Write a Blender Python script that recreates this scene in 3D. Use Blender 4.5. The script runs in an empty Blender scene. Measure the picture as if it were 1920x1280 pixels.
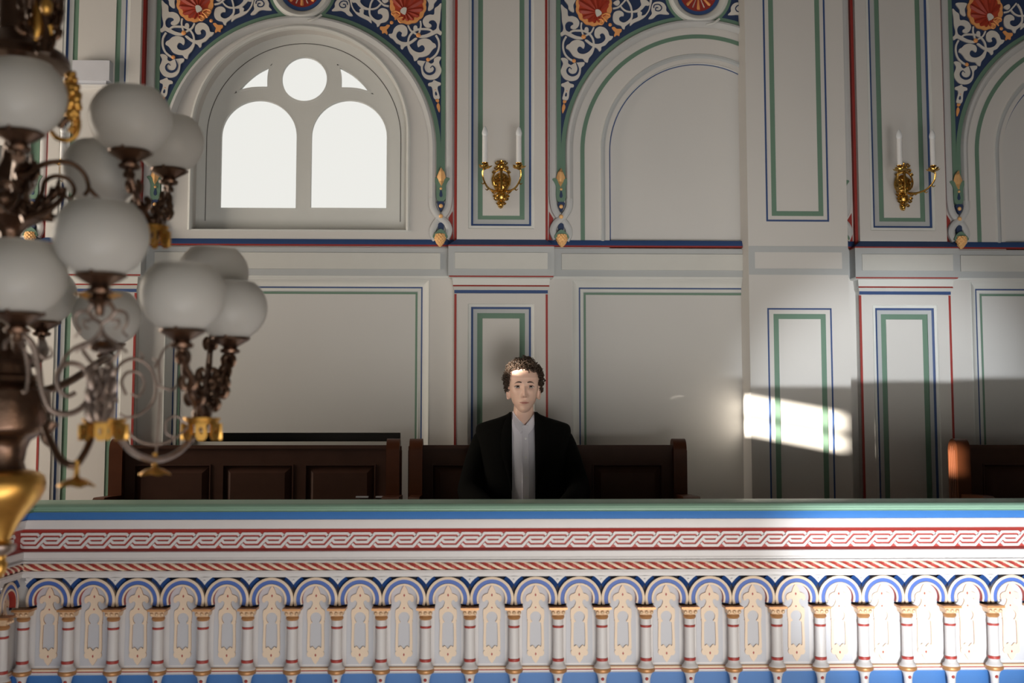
import bpy, math, random
from mathutils import Vector, Matrix
from mathutils.geometry import tessellate_polygon
random.seed(7)
COL = bpy.context.scene.collection
PI = math.pi
# ------------------------------------------------------------------ camera
f = 2100.
TH = math.atan(158/f); PS = math.atan(59/f*math.cos(TH)); CZ = 1.15
RV = Vector((math.cos(PS), -math.sin(PS), 0))
FV = Vector((math.sin(PS)*math.cos(TH), math.cos(PS)*math.cos(TH), math.sin(TH)))
UV = Vector((-math.sin(PS)*math.sin(TH), -math.cos(PS)*math.sin(TH), math.cos(TH)))
def P(px, py, Y):
    """point of the vertical plane at depth Y measured in the photograph -> world X, Z"""
    d = FV + RV*((px-960)/f) + UV*((640-py)/f)
    t = Y/d[1]
    return (d[0]*t, CZ+d[2]*t)
def W(px, py, Y):
    x, z = P(px, py, Y); return Vector((x, Y, z))
cam = bpy.data.cameras.new('camera'); co = bpy.data.objects.new('camera', cam); COL.objects.link(co)
cam.sensor_width = 36; cam.lens = f/1920*36
R = Matrix((RV, UV, -FV)).transposed().to_4x4()
R.translation = Vector((0, 0, CZ)); co.matrix_world = R
cam.dof.use_dof = True; cam.dof.focus_distance = 5.15; cam.dof.aperture_fstop = 2.6
cam.clip_start = .05
sc = bpy.context.scene
sc.camera = co
sc.view_settings.view_transform = 'Standard'; sc.view_settings.look = 'None'
sc.view_settings.gamma = 1; sc.view_settings.use_curve_mapping = False
sc.view_settings.exposure = 0
# ------------------------------------------------------------------ materials
def lin(c):
    c /= 255.
    return c/12.92 if c <= .04045 else ((c+.055)/1.055)**2.4
K = .62
def alb(r, g, b, k=K):
    return tuple(min(.92, lin(v)/k) for v in (r, g, b))+(1,)
def mat(name, col, rough=.6, metal=0., var=.06, scale=14., bump=0., bscale=120., **kw):
    m = bpy.data.materials.new(name); m.use_nodes = True
    nt = m.node_tree; b = nt.nodes['Principled BSDF']
    b.inputs['Roughness'].default_value = rough; b.inputs['Metallic'].default_value = metal
    for k_, v in kw.items():
        b.inputs[k_].default_value = v
    tc = nt.nodes.new('ShaderNodeTexCoord'); nz = nt.nodes.new('ShaderNodeTexNoise')
    nz.inputs['Scale'].default_value = scale; nz.inputs['Detail'].default_value = 3
    nt.links.new(tc.outputs['Object'], nz.inputs['Vector'])
    mr = nt.nodes.new('ShaderNodeMapRange'); mr.inputs['To Min'].default_value = 1-var; mr.inputs['To Max'].default_value = 1+var
    mx = nt.nodes.new('ShaderNodeVectorMath'); mx.operation = 'SCALE'; mx.inputs[0].default_value = col[:3]
    nt.links.new(nz.outputs['Fac'], mr.inputs['Value']); nt.links.new(mr.outputs['Result'], mx.inputs['Scale'])
    nt.links.new(mx.outputs['Vector'], b.inputs['Base Color'])
    if bump:
        n2 = nt.nodes.new('ShaderNodeTexNoise'); n2.inputs['Scale'].default_value = bscale
        nt.links.new(tc.outputs['Object'], n2.inputs['Vector'])
        bp = nt.nodes.new('ShaderNodeBump'); bp.inputs['Strength'].default_value = bump; bp.inputs['Distance'].default_value = .002
        nt.links.new(n2.outputs['Fac'], bp.inputs['Height']); nt.links.new(bp.outputs['Normal'], b.inputs['Normal'])
    return m
M = {}
M['wall'] = mat('wall_paint', alb(165, 163, 160), .75, var=.025, scale=3, bump=.15, bscale=260)
M['mould'] = mat('moulding_paint', alb(168, 169, 166), .6, var=.03)
M['panelgrey'] = mat('panel_grey_paint', alb(163, 162, 160), .7, var=.025, scale=3, bump=.12, bscale=260)
M['grey'] = mat('grey_paint', alb(142, 145, 146), .65, var=.03)
M['lgrey'] = mat('light_grey_paint', alb(162, 162, 158), .65, var=.03)
M['green'] = mat('green_paint', alb(80, 105, 90), .6, var=.05)
M['blue'] = mat('blue_paint', alb(34, 56, 96), .6, var=.06)
M['navy'] = mat('navy_paint', alb(26, 42, 72), .6, var=.1, scale=30)
M['red'] = mat('oxblood_paint', alb(120, 34, 28), .6, var=.06)
M['white'] = mat('scroll_white_paint', alb(176, 172, 166), .6, var=.03)
M['line'] = mat('dark_joint', alb(40, 36, 30), .8)
M['gold'] = mat('gilt', alb(212, 156, 104), .45, .15, var=.12, scale=60)
M['kgrey'] = mat('ribbon_grey_paint', alb(156, 157, 157), .6, var=.03)
M['dblue'] = mat('bevel_blue_paint', alb(26, 58, 110), .5)
M['shellred'] = mat('shell_red_paint', alb(150, 52, 30), .55, var=.12, scale=40)
M['shellred2'] = mat('shell_flute_red_paint', alb(134, 44, 28), .5, var=.12, scale=40)
M['shellgold'] = mat('shell_orange_gilt', alb(198, 138, 84), .5, .1, var=.1, scale=60)
M['cream'] = mat('cream_paint', (.88, .71, .54, 1), .55, var=.04)
M['recess'] = mat('dark_navy_recess_paint', alb(16, 24, 52), .6)
M['pgrey'] = mat('parapet_white_paint', alb(180, 178, 178), .5, var=.03)
M['ppanel'] = mat('parapet_panel_paint', alb(164, 166, 172), .55, var=.03)
M['pblue'] = mat('parapet_blue_paint', alb(46, 94, 150), .5, var=.06, scale=20)
M['pblue2'] = mat('arch_blue_paint', alb(56, 84, 150), .5, var=.08, scale=40)
M['pred'] = mat('parapet_red_paint', alb(138, 48, 42), .5, var=.05)
M['rail'] = mat('rail_green_paint', alb(106, 134, 118), .4, var=.06, scale=10)
M['pgold'] = mat('capital_gilt', (.80, .58, .38, 1), .42, .25, var=.15, scale=90, bump=.6, bscale=160)
M['bgold'] = mat('base_gilt', alb(158, 116, 76), .38, .35, var=.12, scale=60)
M['wood'] = mat('dark_stained_wood', (.066, .031, .021, 1), .5, var=.25, scale=9, **{'Specular IOR Level': .15})
M['wood2'] = mat('bench_end_wood', (.085, .026, .010, 1), .4, var=.25, scale=9, **{'Specular IOR Level': .2})
M['floor'] = mat('gallery_floor_wood', (.30, .18, .10, 1), .5, var=.15, scale=5)
M['ceil'] = mat('ceiling_paint', (.16, .155, .15, 1), .8)
M['hall'] = mat('hall_wall_paint', (.17, .16, .15, 1), .8)
M['brass'] = mat('polished_brass', (.62, .38, .10, 1), .24, 1., var=.25, scale=70, bump=.5, bscale=120)
M['candle'] = mat('candle_sleeve', (.80, .80, .80, 1), .35)
M['bulb'] = mat('frosted_bulb', (.78, .80, .82, 1), .25)
M['bronze'] = mat('dark_bronze', (.16, .098, .068, 1), .30, .92, var=.3, scale=50, bump=.5, bscale=60)
M['antique'] = mat('antique_silvered_bronze', (.34, .27, .235, 1), .36, .75, var=.3, scale=60, bump=.4, bscale=80)
M['ormolu'] = mat('ormolu', (.72, .40, .10, 1), .33, .9, var=.22, scale=40)
M['plastic'] = mat('white_plastic', (.62, .63, .68, 1), .4)
M['skin'] = mat('skin', (.80, .53, .42, 1), .5, var=.04, scale=30, **{'Subsurface Weight': .08, 'Subsurface Scale': .01})
M['lip'] = mat('lips', (.48, .22, .185, 1), .5)
M['eyew'] = mat('eye_white', (.62, .58, .55, 1), .2)
M['iris'] = mat('iris_brown', (.035, .018, .012, 1), .15)
M['brow'] = mat('eyebrow_hair', (.055, .03, .022, 1), .7)
M['lid'] = mat('eyelid_skin', (.50, .29, .225, 1), .5)
M['hair'] = mat('dark_brown_hair', (.046, .028, .018, 1), .5, var=.3, scale=80, **{'Specular IOR Level': .35})
M['jacket'] = mat('black_wool', (.005, .005, .0045, 1), .9, bump=.3, bscale=500, **{'Specular IOR Level': .08})
M['shirt'] = mat('pale_lilac_cotton', (.82, .81, .90, 1), .75, var=.03, bump=.2, bscale=300)
M['button'] = mat('pearl_button', (.85, .85, .87, 1), .25)
M['trouser'] = mat('black_trouser_cloth', (.012, .012, .013, 1), .85)
M['leather'] = mat('black_leather', (.01, .01, .01, 1), .35)
def globe_mat():
    m = bpy.data.materials.new('frosted_globe_glass'); m.use_nodes = True; nt = m.node_tree
    out = nt.nodes['Material Output']; b = nt.nodes['Principled BSDF']
    b.inputs['Base Color'].default_value = (.76, .75, .73, 1); b.inputs['Roughness'].default_value = .32
    t = nt.nodes.new('ShaderNodeBsdfTranslucent'); t.inputs['Color'].default_value = (.88, .88, .85, 1)
    mx = nt.nodes.new('ShaderNodeMixShader')
    lw = nt.nodes.new('ShaderNodeTexNoise'); lw.inputs['Scale'].default_value = 9
    mr = nt.nodes.new('ShaderNodeMapRange'); mr.inputs['To Min'].default_value = .46; mr.inputs['To Max'].default_value = .54
    nt.links.new(lw.outputs['Fac'], mr.inputs['Value']); nt.links.new(mr.outputs['Result'], mx.inputs['Fac'])
    nt.links.new(b.outputs[0], mx.inputs[1]); nt.links.new(t.outputs[0], mx.inputs[2]); nt.links.new(mx.outputs[0], out.inputs[0])
    return m
M['globe'] = globe_mat()
def pane_mat():
    m = bpy.data.materials.new('window_glass'); m.use_nodes = True; nt = m.node_tree
    out = nt.nodes['Material Output']; nt.nodes.remove(nt.nodes['Principled BSDF'])
    a = nt.nodes.new('ShaderNodeBsdfTransparent'); g = nt.nodes.new('ShaderNodeBsdfGlossy'); g.inputs['Roughness'].default_value = .05
    mx = nt.nodes.new('ShaderNodeMixShader'); fr = nt.nodes.new('ShaderNodeFresnel'); fr.inputs['IOR'].default_value = 1.3
    nt.links.new(fr.outputs[0], mx.inputs['Fac']); nt.links.new(a.outputs[0], mx.inputs[1]); nt.links.new(g.outputs[0], mx.inputs[2])
    nt.links.new(mx.outputs[0], out.inputs[0]); return m
M['pane'] = pane_mat()
# ------------------------------------------------------------------ mesh builder
def cr(pts, n=6, closed=False):
    """Catmull-Rom through the points"""
    pts = [Vector(p) for p in pts]; N = len(pts); out = []
    rng = range(N if closed else N-1)
    for i in rng:
        if closed: a, b, c, d = pts[(i-1) % N], pts[i], pts[(i+1) % N], pts[(i+2) % N]
        else: a, b, c, d = pts[max(i-1, 0)], pts[i], pts[i+1], pts[min(i+2, N-1)]
        for k in range(n):
            t = k/n
            out.append(.5*((2*b)+(c-a)*t+(2*a-5*b+4*c-d)*t*t+(3*b-a-3*c+d)*t**3))
    if not closed: out.append(pts[-1])
    return out
class MB:
    def __init__(s): s.v = []; s.f = []; s.m = []; s.mats = []
    def mi(s, name):
        if name not in s.mats: s.mats.append(name)
        return s.mats.index(name)
    def face(s, idx, name): s.f.append(tuple(idx)); s.m.append(s.mi(name))
    def grid(s, rows, name, cu=False, cv=False):
        """rows: list of lists of points; name: material or function (i, j)->material"""
        b = len(s.v); nr = len(rows); nc = len(rows[0])
        for r_ in rows: s.v.extend([tuple(p) for p in r_])
        for i in range(nr if cu else nr-1):
            for j in range(nc if cv else nc-1):
                i2 = (i+1) % nr; j2 = (j+1) % nc
                s.face((b+i*nc+j, b+i2*nc+j, b+i2*nc+j2, b+i*nc+j2), name(i, j) if callable(name) else name)
        return b
    def cap(s, pts, name):
        b = len(s.v); s.v.extend([tuple(p) for p in pts]); s.face(range(b, b+len(pts)), name)
    def box(s, x0, x1, y0, y1, z0, z1, name):
        b = len(s.v)
        s.v += [(x, y, z) for x in (x0, x1) for y in (y0, y1) for z in (z0, z1)]
        for q in ((0, 1, 3, 2), (4, 6, 7, 5), (0, 4, 5, 1), (2, 3, 7, 6), (0, 2, 6, 4), (1, 5, 7, 3)):
            s.face([b+k for k in q], name)
    def poly(s, outer, holes, yf, thick, name, side=None, inset=0):
        """extruded polygon in the XZ plane, front at y=yf, going back by thick"""
        loops = [outer]+list(holes)
        vs = [[Vector((p[0], p[1], 0)) for p in l] for l in loops]
        tris = tessellate_polygon(vs); b = len(s.v)
        for l in loops: s.v += [(p[0], yf, p[1]) for p in l]
        for t in tris: s.face([b+k for k in t], name)
        if thick:
            for l in loops:
                b = len(s.v); n = len(l)
                s.v += [(p[0], yf, p[1]) for p in l]+[(p[0], yf+thick, p[1]) for p in l]
                for i in range(n):
                    j = (i+1) % n; s.face((b+i, b+j, b+n+j, b+n+i), side or name)
    def sweep(s, path, prof, name, Y0, closed=False, flip=1):
        """prof [(offset in plane, height toward the room)] along an XZ path; name str or list per profile segment"""
        N = len(path); rows = []
        for i in range(N):
            p = Vector(path[i][:2])
            a = Vector(path[i-1][:2]) if (i > 0 or closed) else None
            c = Vector(path[(i+1) % N][:2]) if (i < N-1 or closed) else None
            d1 = (p-a).normalized() if a is not None else None
            d2 = (c-p).normalized() if c is not None else None
            if d1 is None: d1 = d2
            if d2 is None: d2 = d1
            n1 = Vector((-d1[1], d1[0])); n2 = Vector((-d2[1], d2[0])); n = (n1+n2)
            n = n/max(n.length, 1e-6); k = 1/max(.3, n.dot(n1))
            rows.append([(p[0]+n[0]*o*k*flip, Y0-h, p[1]+n[1]*o*k*flip) for o, h in prof])
        s.grid(rows, (lambda i, j: name[j]) if isinstance(name, (list, tuple)) else name, cu=closed)
    def plan(s, path, prof, names):
        """prof [(offset to the left of path, z)] along an XY plan path"""
        N = len(path); rows = []
        for i in range(N):
            p = Vector(path[i]); a = Vector(path[i-1]) if i else None; c = Vector(path[i+1]) if i < N-1 else None
            d1 = (p-a).normalized() if a is not None else None; d2 = (c-p).normalized() if c is not None else None
            d1 = d1 or d2; d2 = d2 or d1
            n1 = Vector((-d1[1], d1[0])); n2 = Vector((-d2[1], d2[0])); n = (n1+n2).normalized(); k = 1/max(.3, n.dot(n1))
            rows.append([(p[0]+n[0]*o*k, p[1]+n[1]*o*k, z) for o, z in prof])
        s.grid(rows, lambda i, j: names[j] if isinstance(names, (list, tuple)) else names)
    def lathe(s, prof, c, name, n=20, axis=(0, 0, 1), sx=1, sy=1, cap=True):
        """prof [(r, h)] around an axis through c"""
        ax = Vector(axis).normalized(); q = Vector((0, 0, 1)).rotation_difference(ax); c = Vector(c)
        rows = [[c+q @ Vector((r*math.cos(2*PI*k/n)*sx, r*math.sin(2*PI*k/n)*sy, h)) for k in range(n)] for r, h in prof]
        s.grid(rows, (lambda i, j: name[i]) if isinstance(name, (list, tuple)) else name, cv=True)
        if cap:
            nm = name if isinstance(name, str) else name[0]
            if prof[0][0] > 1e-5: s.cap(rows[0], nm)
            nm = name if isinstance(name, str) else name[-1]
            if prof[-1][0] > 1e-5: s.cap(rows[-1], nm)
    def ball(s, c, r, name, n=10, sx=1, sy=1, sz=1):
        s.lathe([(r*math.sin(PI*k/n), -r*math.cos(PI*k/n)*sz) for k in range(n+1)], c, name, n=max(8, int(n*1.6)), sx=sx, sy=sy, cap=False)
    def tube(s, pts, rad, name, n=8, smooth=0, closed=False, flat=1.):
        pts = [Vector(p) for p in pts]
        if smooth:
            if not callable(rad) and not isinstance(rad, (int, float)):
                q = cr([(p[0], p[1], p[2]) for p in pts], smooth, closed)
                rr = [v[0] for v in cr([(r_, 0, 0) for r_ in rad], smooth, closed)]
                pts, rad = q, rr
            else: pts = cr(pts, smooth, closed)
        N = len(pts); rows = []; up = None
        for i in range(N):
            if closed: d = pts[(i+1) % N]-pts[i-1]
            else: d = pts[min(i+1, N-1)]-pts[max(i-1, 0)]
            if d.length < 1e-9: d = Vector((0, 0, 1))
            d.normalize()
            if up is None:
                up = Vector((0, 0, 1)) if abs(d[2]) < .9 else Vector((1, 0, 0))
            a = (up-d*up.dot(d)).normalized(); up = a; b = d.cross(a)
            r_ = rad(i/(N-1)) if callable(rad) else (rad if isinstance(rad, (int, float)) else rad[i])
            rows.append([pts[i]+(a*math.cos(2*PI*k/n)+b*math.sin(2*PI*k/n)*flat)*r_ for k in range(n)])
        s.grid(rows, name, cu=closed, cv=True)
        if not closed: s.cap(rows[0], name); s.cap(rows[-1], name)
    def build(s, name, parent=None, angle=35, loc=None):
        me = bpy.data.meshes.new(name)
        off = Vector(loc) if loc is not None else Vector((0, 0, 0))
        me.from_pydata([(a-off[0], b-off[1], c-off[2]) for a, b, c in s.v], [], s.f)
        for n in s.mats: me.materials.append(M[n])
        me.polygons.foreach_set('material_index', s.m)
        me.polygons.foreach_set('use_smooth', [True]*len(s.f))
        me.update()
        if angle is not None: me.set_sharp_from_angle(angle=math.radians(angle))
        o = bpy.data.objects.new(name, me); COL.objects.link(o)
        if parent is not None: o.parent = parent
        if loc is not None: o.location = off
        return o
def empty(name, loc=(0, 0, 0)):
    o = bpy.data.objects.new(name, None); COL.objects.link(o); o.location = loc; o.empty_display_size = .05; return o
def tag(o, label=None, cat=None, group=None, kind=None):
    if label: o['label'] = label
    if cat: o['category'] = cat
    if group: o['group'] = group
    if kind: o['kind'] = kind
    return o
def dup(o, parent=None):
    c = o.copy(); COL.objects.link(c)
    if parent is not None: c.parent = parent
    for ch in list(o.children): dup(ch, c)
    return c
def keep(o, parent):
    """parent without moving (parents here are never rotated or scaled)"""
    o.parent = parent
    return o
def arc(cx, cz, r, a0, a1, n=48):
    return [(cx+r*math.cos(math.radians(a0+(a1-a0)*k/n)), cz+r*math.sin(math.radians(a0+(a1-a0)*k/n))) for k in range(n+1)]
def rect(x0, x1, z0, z1): return [(x0, z0), (x1, z0), (x1, z1), (x0, z1)]
def frame_lines(m, x0, x1, z0, z1, w, name, Y, h=.0015, sides='LRTB'):
    """painted border lines of a rectangle, w wide inwards"""
    if 'L' in sides: m.box(x0, x0+w, Y-h, Y+.002, z0, z1, name)
    if 'R' in sides: m.box(x1-w, x1, Y-h, Y+.002, z0, z1, name)
    if 'T' in sides: m.box(x0+w, x1-w, Y-h, Y+.002, z1-w, z1, name)
    if 'B' in sides: m.box(x0+w, x1-w, Y-h, Y+.002, z0, z0+w, name)
# ================================================================== THE BACK WALL
WY = 5.70; PY = 5.64; ZT = 3.95; Z0 = .15
PER = 2.068; PIL = [.103-2*PER+2*0, .103-PER, .103, .103+PER]
PIL = [.103-PER, .103, .103+PER]; BAYS = [-.931-PER, -.931, 1.137, 1.137+PER]
XL, XR = -4.15, 4.9
def X2(px, py=400, Y=WY): return P(px, py, Y)[0]-1.137
def ZZ(py, Y=WY, px=960): return P(px, py, Y)[1]
# arches: centre height and radii
zsp = ZZ(45.4, 5.68); r_roll_in = -(X2(1075.4, 430, 5.68)); r_roll_out = -(X2(1060.6, 430, 5.68))
AZ = zsp-r_roll_in                     # centre height of every arch
r_g0 = -X2(1089, 430, 5.69); r_g1 = -X2(1097, 430, 5.69)
r_i0 = -X2(1126, 430, 5.70); r_i1 = -X2(1143, 430, 5.70)
AZg = ZZ(60, 5.69)-r_g0; AZi = ZZ(97, 5.70)-r_i0
z_sill0, z_sill1 = ZZ(461, 5.62), ZZ(449, 5.66)
z_fr0 = ZZ(518, WY)
z_lrec = ZZ(523, WY)                   # top of the lower recess
x_lrec = -X2(1072, 600, WY)            # its half width
def archpath(cx, cz, r, zb, n=56):
    return [(cx-r, zb)]+[(cx+r*math.cos(PI-PI*k/n), cz+r*math.sin(PI*k/n)) for k in range(n+1)]+[(cx+r, zb)]
# window opening
wx0, wx1 = P(363, 430, 5.72)[0], P(768, 430, 5.72)[0]
wr = (wx1-wx0)/2; wcx = -.931; wz0 = ZZ(433, 5.72, 566); wtop = ZZ(54, 5.72, 566); wcz = wtop-wr
wall = MB()
holes = [archpath(wcx, wcz, wr, wz0)]
for b in BAYS:
    holes.append(rect(b-x_lrec, b+x_lrec, Z0+.02, z_lrec))
    if b > 0: holes.append(archpath(b, AZi, r_i1, z_sill0+.004))
for h in holes: h.reverse()
wall.poly(rect(XL, XR, -.1, ZT), holes, WY, .13, 'wall')
wo = tag(wall.build('wall_back'), 'pale grey panelled gallery back wall with painted borders', 'wall', kind='structure')
# recess back panels with painted borders
for bi, b in enumerate(BAYS):
    m = MB()
    RY = WY+.035
    x0, x1 = b-x_lrec-.01, b+x_lrec+.01
    if abs(b+.931) < .01:
        nx0, nx1 = P(352, 820, RY)[0], P(751, 820, RY)[0]; nz1 = ZZ(811, RY, 560)
        m.poly(rect(x0, x1, Z0, z_lrec+.01), [list(reversed(rect(nx0, nx1, .35, nz1)))], RY, .36, 'panelgrey')
        m.box(nx0-.02, nx1+.02, RY+.36, RY+.38, .3, nz1+.05, 'hall')  # niche back in a darker colour, painting in the shade of the slot
        zc = ZZ(827.5, RY+.03, 560)
        m.box(nx0+.012, nx1-.06, RY+.03, RY+.05, .35, zc, 'lgrey')
    else:
        m.box(x0, x1, RY, RY+.02, Z0, z_lrec+.01, 'panelgrey')
    # splayed moulding round the recess
    pth = [(b-x_lrec, Z0), (b-x_lrec, z_lrec), (b+x_lrec, z_lrec), (b+x_lrec, Z0)]
    wl = -X2(1085.6, 700, RY); wg = -X2(1096, 700, RY)
    d1 = x_lrec-wl
    m.sweep(pth, [(0, .0), (-.006, .002), (-.014, -.006), (-d1, -.026), (-d1-.007, -.028), (-d1-.009, -.029), (-d1-.022, -.027),
                  (-d1-.026, -.031), (-d1-.036, -.0315), (-d1-.037, -.036)],
            ['mould', 'mould', 'mould', 'blue', 'grey', 'mould', 'grey', 'green', 'green'], WY, flip=1)
    keep(m.build('recessed_panel'), wo)
# sill band across bays and frieze band
fr = MB()
fr.box(XL, XR, WY-.012, WY+.01, z_fr0, z_sill0, 'grey')
for b in BAYS:
    hw = -X2(1053, 500, WY-.012)
    zA, zB = ZZ(505.5, WY-.012), ZZ(475.5, WY-.012)
    fr.box(b-hw, b+hw, WY-.020, WY, zA, zB, 'lgrey')
fr.box(XL, XR, WY-.006, WY, z_fr0-.012, z_fr0, 'mould')
keep(fr.build('frieze_band'), wo)
sl = MB()
def sill(m, x0, x1, Y, dep):
    zt = ZZ(450, Y); zm = ZZ(459.3, Y-dep); zb = ZZ(461.6, Y-dep)
    rows = []
    for x, e in ((x0, 0), (x1, 0)):
        rows.append([(x, Y+.02, zt), (x, Y-.004, zt), (x, Y-dep, zm), (x, Y-dep, zb), (x, Y+.02, zb)])
    m.grid(rows, lambda i, j: ('navy', 'blue', 'red', 'red')[j])
    m.cap(rows[0], 'navy'); m.cap(rows[1], 'navy')
sill(sl, XL, XR, WY, .022)
keep(sl.build('sill_ledge'), wo)
# ------------------------------------------------------------------ arches
def arch_bay(b, blind):
    m = MB(); zb = z_sill1
    ro, ri = r_roll_out, r_roll_in
    # outer roll
    w = ro-ri
    prof = [(0, 0), (.003, .018), (w*.22, .028), (w*.5, .032), (w*.75, .024), (w*.92, .010), (w, .004)]
    path = archpath(b, AZ, ro, ZZ(380, 5.68))
    m.sweep(path, [(-o, h) for o, h in prof], 'kgrey', WY)
    o = keep(m.build('arch_moulding'), wo)
    m = MB()
    if blind:
        p1 = archpath(b, AZg, r_g0, zb); m.sweep(p1, [(0, .0015), (-(r_g0-r_g1), .0015)], 'green', WY)
        w = r_i0-r_i1; p2 = archpath(b, AZi, r_i0, zb)
        m.sweep(p2, [(0, 0), (-.004, .006), (-w*.35, .006), (-w*.45, .002), (-w*.75, -.004), (-w, -.016), (-w-.004, -.022), (-w-.005, -.04)],
                ['mould', 'grey', 'grey', 'grey', 'mould', 'mould', 'blue'], WY)
        m.sweep(archpath(b, AZi, r_i1, zb), [(-.0015, -.0208), (-.0085, -.0208)], 'blue', WY)
        m.box(b-r_i1-.02, b+r_i1+.02, WY+.022, WY+.04, z_sill0-.01, AZi+r_i1+.02, 'panelgrey')
        keep(m.build('blind_arch_panel'), wo)
    return o
for b in BAYS: arch_bay(b, b > 0)
# window reveal roll
m = MB()
pw = archpath(wcx, wcz, wr+.012, wz0)
m.sweep(pw, [(.004, 0), (.0, .006), (-.008, .009), (-.016, .004), (-.02, -.01)], 'mould', WY)
keep(m.build('window_reveal_moulding'), wo)
# ------------------------------------------------------------------ spandrels with scrollwork (designed on one half bay, mirrored)
def S(x, y, Yp=5.675):       # close-up sheet 1
    a, z = P(1040+x/5.333, y/5.333, Yp); return (a-1.137, z)
def S2(x, y, Yp=5.675):      # close-up sheet 2
    a, z = P(1130+x/7.385, y/7.385, Yp); return (a-1.137, z)
SPY = WY+.0
def mirrored(pts, b, sgn): return [(b+sgn*x, z) for x, z in pts]
x_vert = X2(1051.5, 200, 5.69)          # inner edge of the vertical green strip (bay-left)
x_gout = X2(1044, 200, 5.69)
roundr = .0
RZ = ZZ(-13.5, 5.68, 1311); RR = 42.2/f*5.68; RRo = 60/f*5.68
def stroke_poly(pts, w, n=6, conv=S):
    c = cr([Vector((p[0], p[1], 0)) for p in pts], n); L = []; Rr = []
    for i, p in enumerate(c):
        d = (c[min(i+1, len(c)-1)]-c[max(i-1, 0)]); d = d.normalized() if d.length > 1e-6 else Vector((1, 0, 0))
        nn = Vector((-d[1], d[0], 0)); ww = w(i/(len(c)-1)) if callable(w) else w
        L.append(p+nn*ww/2); Rr.append(p-nn*ww/2)
    return [(conv(a[0], a[1]), conv(q[0], q[1])) for a, q in zip(L, Rr)]
def closed_poly(pts, conv=S, n=4):
    return [conv(p[0], p[1]) for p in cr([Vector((a, c, 0)) for a, c in pts], n, True)]
LEAVES = [
 [(70,830),(100,818),(137,803),(152,822),(190,835),(192,860),(162,868),(150,905),(146,950),(135,985),(110,996),(80,982),(86,940),(100,890),(95,862),(72,852)],
 [(65,575),(100,568),(135,590),(138,622),(165,640),(198,622),(235,615),(297,612),(298,640),(270,665),(265,700),(255,745),(225,785),(170,800),(110,785),(75,745),(62,700),(75,660),(85,620)],
 [(115,470),(125,442),(150,428),(180,400),(230,388),(285,405),(303,440),(292,475),(262,455),(240,460),(228,490),(245,520),(290,530),(340,510),(375,470),(392,425),(405,440),(400,480),(380,530),(350,565),(340,590),(332,614),(305,605),(285,578),(240,572),(190,550),(160,510),(140,487)],
 [(65,35),(100,65),(130,90),(138,148),(180,150),(225,170),(250,215),(235,260),(200,282),(165,272),(165,250),(190,232),(175,208),(135,205),(108,240),(115,290),(150,312),(210,345),(285,365),(280,382),(210,378),(140,350),(105,335),(70,352),(60,322),(82,300),(88,260),(75,200),(72,130)],
 [(400,320),(410,282),(450,256),(500,265),(535,300),(552,345),(588,354),(570,385),(545,400),(510,440),(472,458),(468,490),(450,502),(430,475),(400,460),(360,440),(305,395),(325,385),(375,420),(430,430),(480,415),(510,380),(505,340),(480,320),(455,338),(460,366),(425,370),(405,350)],
 [(585,160),(600,112),(650,95),(690,117),(693,148),(672,150),(650,165),(652,195),(690,215),(730,200),(765,160),(770,110),(786,110),(783,165),(760,212),(712,250),(702,280),(682,272),(665,245),(620,232),(592,205)],
 [(100,-20),(210,-20),(190,40),(197,104),(175,108),(142,80),(135,40)],
 [(308,265),(335,266),(342,300),(325,322),(300,302)],
 [(592,15),(640,-10),(655,20),(630,45)],
]
LEAVES2 = [
 [(385,342),(388,295),(420,255),(490,222),(488,165),(515,143),(550,160),(545,200),(590,190),(630,140),(652,80),(660,-20),(690,-20),(676,60),(655,130),(600,210),(530,260),(440,300)],
 [(640,242),(688,175),(680,120),(690,60),(720,20),(790,8),(850,30),(885,80),(888,135),(928,180),(870,184),(800,178),(752,195),(722,225),(690,245)],
 [(530,-20),(600,-20),(655,30),(640,62),(600,60),(560,105),(500,150),(430,157),(425,140),(490,110),(540,50)],
 [(150,25),(215,-10),(225,30),(200,62)],
]
SPIR = [([(218,622),(238,680),(222,728),(180,745),(140,727),(128,692),(150,665),(172,685)], 17)]
SPIR2 = [([(712,100),(720,60),(765,48),(800,60),(822,95),(805,130),(770,140),(738,128),(745,95),(775,95)], 16)]
STEMS = [([(140,330),(180,300),(240,295),(300,302),(350,330),(385,380),(396,440)], 18), ([(118,355),(90,410),(88,480),(110,540),(150,580),(190,602)], 19),
 ([(272,215),(268,270),(288,345)], 16), ([(395,262),(370,310),(325,340),(290,358)], 16), ([(585,75),(640,62),(685,20),(720,-20)], 15),
 ([(655,40),(700,90),(760,108),(860,95)], 14), ([(730,-10),(762,45),(778,115)], 16)]
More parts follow.
